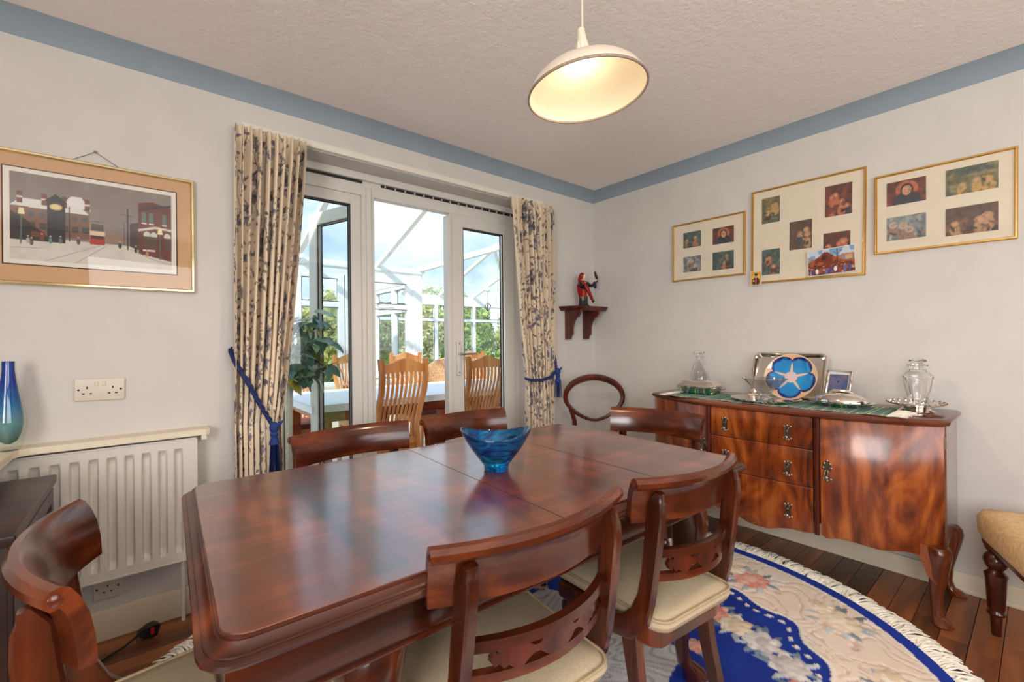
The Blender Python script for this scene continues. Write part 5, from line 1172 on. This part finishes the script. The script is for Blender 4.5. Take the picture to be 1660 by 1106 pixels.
sl = MB(); sl.tube([(-0.03, -.018, .19), (0.0, -.034, .15), (0.022, -.042, .11), (0.045, -.05, .055), (0.052, -.05, .045)], [.016, .018, .014, .011, .009], 10); obj('trailing_sleeve', sl, 'coat_red', fg)
obj('cuff', MB().sphere((0.055, -.05, .04), (.012, .011, .012), 10, 6), 'coat_dark', fg)
ar = MB(); ar.tube([(-0.034, -.01, .185), (-0.046, -.02, .155), (-0.03, -.034, .14), (-0.016, -.03, .17)], [.016, .016, .013, .01], 10); obj('arm', ar, 'coat_dark', fg)
ar = MB(); ar.tube([(0.02, -.01, .186), (0.048, -.02, .163), (0.080, -.025, .166), (0.098, -.028, .188)], [.016, .015, .015, .012], 10); obj('arm', ar, 'coat_dark', fg)
AM = Matrix.Translation((0.013, 0, 0.020))
cf = MB(); cf.M = AM; cf.tube([(0.080, -.027, .175), (0.083, -.028, .14), (0.084, -.028, .122)], [.015, .013, .006], 10); obj('hanging_cuff', cf, 'blue_cer', fg)
hd_ = MB(); hd_.sphere((-0.002, -.008, .232), (.019, .019, .023), 14, 10); hd_.tube([(0, 0, .20), (0, -.004, .22)], .011, 10); hd_.sphere((0.014, -.018, .230), (.005, .005, .006), 8, 6); obj('head', hd_, 'skin_cer', fg)
ho = MB(); ho.sphere((-0.011, .002, .238), (.024, .024, .026), 14, 10); ho.tube([(-.022, .0, .235), (-.034, .005, .205), (-.03, .008, .18)], [.018, .014, .012], 10); obj('hood', ho, 'coat_red', fg)
hn = MB(); hn.M = AM; hn.sphere((0.088, -.028, .186), (.011, .009, .009), 10, 6)
for k in range(4): hn.tube([(0.086+.004*k-.004, -.03, .188), (0.092+.004*k, -.036, .193), (0.095+.003*k, -.03, .198)], [.003, .003, .002], 6)
hn.M = None; hn.sphere((-0.012, -.032, .178), (.009, .008, .009), 10, 6); obj('hands', hn, 'skin_cer', fg)
bd = MB(); bd.M = AM; bd.loft([[(0.094+dx+r*.8*math.cos(a), -.028+r*math.sin(a), z) for a in [2*PI*k/10 for k in range(10)]] for dx, r, z in ((.012, .002, .165), (.010, .007, .185), (.006, .012, .205), (.0, .013, .222), (-.006, .010, .236), (-.010, .010, .246), (-.011, .007, .254), (-.011, .001, .257))]); bd.tube([(.076, -.03, .246), (.070, -.03, .243)], [.003, .0008], 6); obj('bird', bd, 'bird_cer', fg)

# ------------------------------------------------------------------ curtains and tie-backs
def make_curtain(name, label, xl, xr_, top, waist, z_w, side, nf, seed):
    """side=+1: gathers towards xl (left curtain), -1 towards xr. top=(x0,x1), waist=(x0,x1)"""
    fw = 1.25; fh = 2.13
    c = Canvas(fw, fh, 330, 460, (226, 206, 180), seed); rg = random.Random(seed)
    cols = [(92, 84, 90), (112, 98, 92), (136, 124, 120), (106, 106, 120), (124, 106, 92)]
    stripes = [fw*(k+.5)/9 for k in range(9)]
    for sxx in stripes:
        y = rg.uniform(0, .1); ph = rg.uniform(0, 6); prev = None
        while y < fh:
            x = sxx+.030*math.sin(y*11+ph)
            if prev: c_line = None
            kind = rg.random()
            s_ = rg.uniform(.7, 1.2)
            if kind < .4:
                for k in range(7):
                    a = 2*PI*k/7+rg.uniform(-.2, .2); c.ell(x+.017*s_*math.cos(a), y+.017*s_*math.sin(a), .013*s_, .009*s_, rg.choice(cols[:3]) if k % 2 else (140, 138, 158), a, .9)
                c.ell(x, y, .010*s_, .010*s_, (70, 66, 84))
            for k in range(rg.choice((3, 4, 5))):
                a = rg.uniform(0, 2*PI); d = rg.uniform(.02, .05)*s_
                c.leaf(x+d*math.cos(a), y+d*math.sin(a), .02*s_, .0075*s_, a+rg.uniform(-.5, .5), rg.choice(cols), .92)
            for k in range(3):
                a = rg.uniform(0, 2*PI); c.ell(x+.04*math.cos(a), y+.05*math.sin(a), .005, .005, rg.choice(cols), 0, .9)
            y += rg.uniform(.045, .085)
        for k in range(90):
            y0 = fh*k/90; W_ = c.win(sxx, y0, .05); 
            xx = c.X[W_]-(sxx+.03*np.sin(c.Y[W_]*11+ph)+.012*np.sin(c.Y[W_]*37)); m_ = (np.abs(xx) < .0022)
            c.c[W_][m_] = np.array((112, 100, 96))
    n_ = c.noise(.3, seed+3); 
    def fn(X, Y, H):
        s_ = X/fw; z = 0.03+Y/fh*(2.155-0.03)
        zt_ = 2.155
        # edge interpolation (heights)
        k = np.clip((z-z_w)/(zt_-z_w), 0, 1); kl = np.clip((z_w-z)/z_w, 0, 1)
        e = k**0.8
        x0 = waist[0]+(top[0]-waist[0])*e; x1 = waist[1]+(top[1]-waist[1])*e
        x0 = np.where(z < z_w, waist[0]+(-0.0)*kl, x0); x1 = np.where(z < z_w, waist[1]+0.0*kl, x1)
        ph = 2*PI*nf*s_+0.9*np.sin(s_*9+seed)+0.25*np.sin(z*3+s_*14)
        pleat = np.clip((z-2.06)/0.09, 0, 1); amp = 0.040*(1-0.5*pleat)*(0.75+0.25*np.sin(z*2+s_*11))*np.where(np.abs(z-z_w) < .12, 1-.35*(1-np.abs(z-z_w)/.12), 1)
        x = x0+(x1-x0)*s_+0.0155*np.sin(ph+1.4)*(0.4+0.6*np.sin(s_*PI))
        y = YA-0.060-amp*np.sin(ph)-0.012*np.sin(2*ph+z*2)*0.5
        return x, y, z
    t = thing(name, label, 'curtain', (0, 0, 0))
    link('drape', c.mesh('drape', 'fabricprint', fn), t)
    hb = MB().grid(60, 4, lambda u, v: (top[0]+.02+(top[1]-top[0]-.04)*u, YA-0.03-0.012*math.sin(u*2*PI*nf), 2.085+.075*v)); o = obj('heading_tape', hb, 'seat', t)
    return t
make_curtain('floral_curtain', 'cream curtain with grey-blue floral print, held by a navy cord, left of the doors', 0, 0, (0.315, 0.632), (0.305, 0.505), 0.80, 1, 9.5, 31)
make_curtain('floral_curtain', 'cream curtain with grey-blue floral print, held by a navy cord, right of the doors', 0, 0, (1.935, 2.315), (2.052, 2.315), 0.90, -1, 8.5, 47)
def tieback(name, label, hook, path, knot, tas):
    t = thing(name, label, 'tie-back', (0, 0, 0))
    mb = MB()
    P = [Vector(p) for p in path]; dense = []
    for i in range(len(P)-1):
        for k in range(8): dense.append(P[i].lerp(P[i+1], k/8))
    dense.append(P[-1])
    for ph in (0, 2*PI/3, 4*PI/3):
        mb.tube([tuple(p+Vector((0.006*math.cos(i*.8+ph), 0.004*math.sin(i*.8+ph), 0.006*math.sin(i*.8+ph)))) for i, p in enumerate(dense)], 0.0062, 6)
    obj('twisted_cord', mb, 'rope', t)
    kn = MB(); kn.sphere(knot, (.021, .02, .026), 12, 8); kn.tube([(knot[0]+.01, knot[1], knot[2]+.005), (knot[0]+.03, knot[1]-.005, knot[2]+.022), (knot[0]+.034, knot[1]-.005, knot[2]+.03)], [.008, .007, .003], 6); obj('knot', kn, 'tassel', t)
    ts = MB(); ts.lathe([(.012, -.02), (.017, -.03), (.013, -.045), (.02, -.06), (.024, -.075)], knot, 14); 
    obj('tassel_head', ts, 'tassel', t)
    th = MB()
    for k in range(60):
        a = 2*PI*k/60*3; r = .006+.018*((k*7) % 10)/10; th.tube([(knot[0]+r*math.cos(a)*.8, knot[1]+r*math.sin(a)*.8, knot[2]-.065), (knot[0]+r*1.3*math.cos(a), knot[1]+r*1.2*math.sin(a), knot[2]-tas)], [.0034, .0026], 4)
    f_ = obj('tassel_fringe', th, 'tassel', t); f_['kind'] = 'stuff'
    obj('hook', MB().tube([(hook[0], YA-.002, hook[2]), (hook[0], YA-.03, hook[2]), (hook[0]+.004, YA-.036, hook[2]+.014)], .004, 8), 'gasket', t)
YT = YA-0.115
tieback('curtain_tieback', 'navy cord tie-back with blue tassel on the left curtain', (0.302, 0, 1.135), [(0.302, YA-.028, 1.135), (0.312, YA-.07, 1.085), (0.365, YT, .97), (0.41, YT-.005, .87), (0.452, YT-.01, .79)], (0.456, YT-.012, .778), .20)
tieback('curtain_tieback', 'navy cord tie-back with tassel on the right curtain', (2.345, 0, 1.105), [(2.345, YA-.03, 1.105), (2.325, YA-.08, 1.02), (2.30, YT, .945), (2.24, YT-.01, .905), (2.15, YT-.012, .885), (2.06, YT+.01, .89), (2.042, YT+.05, .90)], (2.302, YT-.012, .94), .185)

# ------------------------------------------------------------------ sockets, radiator, shelf, vase, chest, plug
def socket(label, x, z, w_, n, tilt=0):
    t = thing('wall_socket', label, 'socket', (x, YA, z))
    t.rotation_euler = (0, tilt, 0)
    obj('face_plate', MB().box((0, -0.005, 0), (w_, 0.010, 0.086), 0.004), 'plastic', t)
    for k in range(n):
        ox = (-.037+.074*k) if n == 2 else 0
        hs = MB(); hs.box((ox, -0.0103, .008), (.005, .0012, .0085)); hs.box((ox-.0105, -0.0103, -.015), (.0075, .0012, .0045)); hs.box((ox+.0105, -0.0103, -.015), (.0075, .0012, .0045)); obj('pin_holes', hs, 'slot', t)
        obj('switch', MB().box((ox+(.026 if k == 0 else -.026) if n == 2 else .02, -0.0115, .022), (.011, .005, .018), .002), 'plastic', t)
    sc_ = MB(); 
    for s_ in (-1, 1): sc_.sphere((s_*(w_/2-.012), -0.0102, 0.0), (.004, .0012, .004), 8, 4)
    obj('screw', sc_, 'slot', t)
socket('ivory double wall socket above the radiator shelf', -0.133, 0.989, 0.146, 2, 0.02)
socket('single socket low on the wall underneath the radiator', -0.117, 0.205, 0.086, 1)
rd = thing('radiator', 'white ribbed panel radiator under the shelf on the back wall', 'radiator', (-0.28, YA-0.002, 0))
x0, x1, z0, z1 = -0.62+.28-.28+.28, 0.168+.28, 0.262, 0.765
X0 = -0.52; X1 = 0.448
obj('back_panel', MB().box(((X0+X1)/2, -0.045, (z0+z1)/2), (X1-X0, 0.02, z1-z0-.02), .006), 'radiator', rd)
# pressed front panel with vertical flutes
pitch = 0.0515
def fy(x, z):
    u = ((x-X0-.012) % pitch)/pitch
    zz = max(0, min(1, (z-z0-.035)/.018, (z1-.035-z)/.018)); zz = max(0.0, zz)
    f_ = 0 if u < .12 else (1 if .18 < u < .58 else ((u-.12)/.06 if u <= .18 else max(0, 1-(u-.58)/.07)))
    if x > X1-.03 or x < X0+.012: f_ = 0
    return 0.022*f_*zz
nx = int((X1-X0)/.0032)
rp = MB().grid(nx, 44, lambda u, v: (X0+(X1-X0)*u, -0.078+fy(X0+(X1-X0)*u, z0+(z1-z0)*v), z0+(z1-z0)*v))
obj('front_panel', rp, 'radiator', rd, smooth=50)
ed2 = MB(); ed2.box(((X0+X1)/2, -0.072, z1), (X1-X0, .016, .008), .003); ed2.box(((X0+X1)/2, -0.072, z0), (X1-X0, .016, .008), .003); ed2.box((X1, -0.072, (z0+z1)/2), (.008, .016, z1-z0), .003); ed2.box((X0, -0.072, (z0+z1)/2), (.008, .016, z1-z0), .003); obj('panel_edge', ed2, 'radiator', rd)
obj('wall_bracket', MB().box((0.3, -0.018, .5), (.03, .036, .4)), 'radiator', rd); obj('wall_bracket', MB().box((-0.3, -0.018, .5), (.03, .036, .4)), 'radiator', rd)
obj('supply_pipe', MB().tube([(0.40, -0.05, z0+.02), (0.40, -0.05, 0.0)], .0075, 8), 'radiator', rd)
sf = thing('radiator_shelf', 'cream painted shelf above the radiator turning towards the camera at the left', 'shelf', (0, 0, 0))
sp_ = [(0.215, YA), (0.215, YA-.088), (0.20, YA-.097), (-0.31, YA-.097), (-0.335, YA-.11), (-0.345, YA-.14), (-0.345, 1.72), (-0.95, 1.72), (-0.95, YA)]
obj('shelf_board', MB().loft([[(x, y, z) for x, y in sp_] for z in (0.778, 0.802)]), 'cream_paint', sf, smooth=0)
obj('shelf_support', MB().box((0.195, YA-.045, .767), (.02, .09, .022), .002), 'cream_paint', sf)
obj('shelf_support', MB().box((-0.93, 2.05, .389), (.03, .66, .778), .002), 'cream_paint', sf)
vs = thing('glass_vase', 'tall teardrop vase of blue shading to green cased in clear glass, on the radiator shelf', 'vase', (-0.360, 2.285, 0.802))
vs.scale = (0.94, 0.94, 0.93)
obj('casing', MB().lathe([(.024, 0), (.029, .003), (.036, .02), (.045, .06), (.049, .09), (.048, .115), (.041, .17), (.032, .22), (.025, .26), (.021, .30), (.0185, .330)], seg=32, sx=.97), 'vaseout', vs)
obj('inner_colour', MB().lathe([(.008, .026), (.022, .036), (.033, .065), (.038, .10), (.037, .13), (.031, .18), (.024, .23), (.019, .27), (.0165, .30), (.0165, .3312)], seg=28), 'vasein', vs)
ch = thing('low_chest', 'very dark wooden chest beside the radiator, cut off by the left edge of the picture', 'chest', (-0.53, 1.87, 0))
obj('top', MB().box((-0.0, 0, .705), (.59, .64, .026), .004), 'blackwood', ch)
obj('body', MB().box((0, 0, .36), (.56, .60, .66), .004), 'blackwood', ch)
obj('drawer', MB().box((-.02, -.302, .60), (.50, .018, .15), .004), 'blackwood', ch); obj('drawer', MB().box((-.02, -.302, .37), (.50, .018, .26), .004), 'blackwood', ch)
obj('side_rail', MB().box((.283, 0, .655), (.012, .60, .045), .003), 'blackwood', ch); obj('side_rail', MB().box((.283, .0, .05), (.012, .60, .05), .003), 'blackwood', ch)
for k in (-1, 1): obj('side_stile', MB().box((.283, k*.28, .35), (.012, .05, .56), .003), 'blackwood', ch)
obj('drawer_pull', MB().box((-.02, -.315, .60), (.12, .012, .014), .004), 'steel', ch)
pg = thing('power_plug', 'black mains plug with red fuse cover on the floor below the radiator', 'plug', (0.0, 2.285, 0), 0.3)
pb = MB(); pb.M = Matrix.Rotation(0.35, 4, 'Y')
pb.loft([[(x, y, z) for x, y, z in q] for q in ([(-.035, -.010, .012), (-.035, .010, .012), (-.035, .010, .030), (-.035, -.010, .030)], [(-.012, -.018, .004), (-.012, .018, .004), (-.012, .018, .046), (-.012, -.018, .046)], [(.01, -.02, .004), (.01, .02, .004), (.01, .02, .054), (.01, -.02, .054)], [(.026, -.018, .010), (.026, .018, .010), (.026, .018, .050), (.026, -.018, .050)])]); obj('plug_body', pb, 'black', pg)
obj('fuse_cover', MB().box((.012, -.0215, .028), (.012, .003, .026), .001), 'red', pg)
pp = MB(); pp.box((.036, -.008, .036), (.02, .005, .006)); pp.box((.036, .008, .03), (.02, .005, .006)); obj('pins', pp, 'brass', pg)
obj('cable', MB().tube([(-.03, 0, .024), (-.07, -.006, .008), (-.16, -.03, .004), (-.30, -.09, .004), (-.5, -.12, .004)], .0038, 8), 'black', pg)
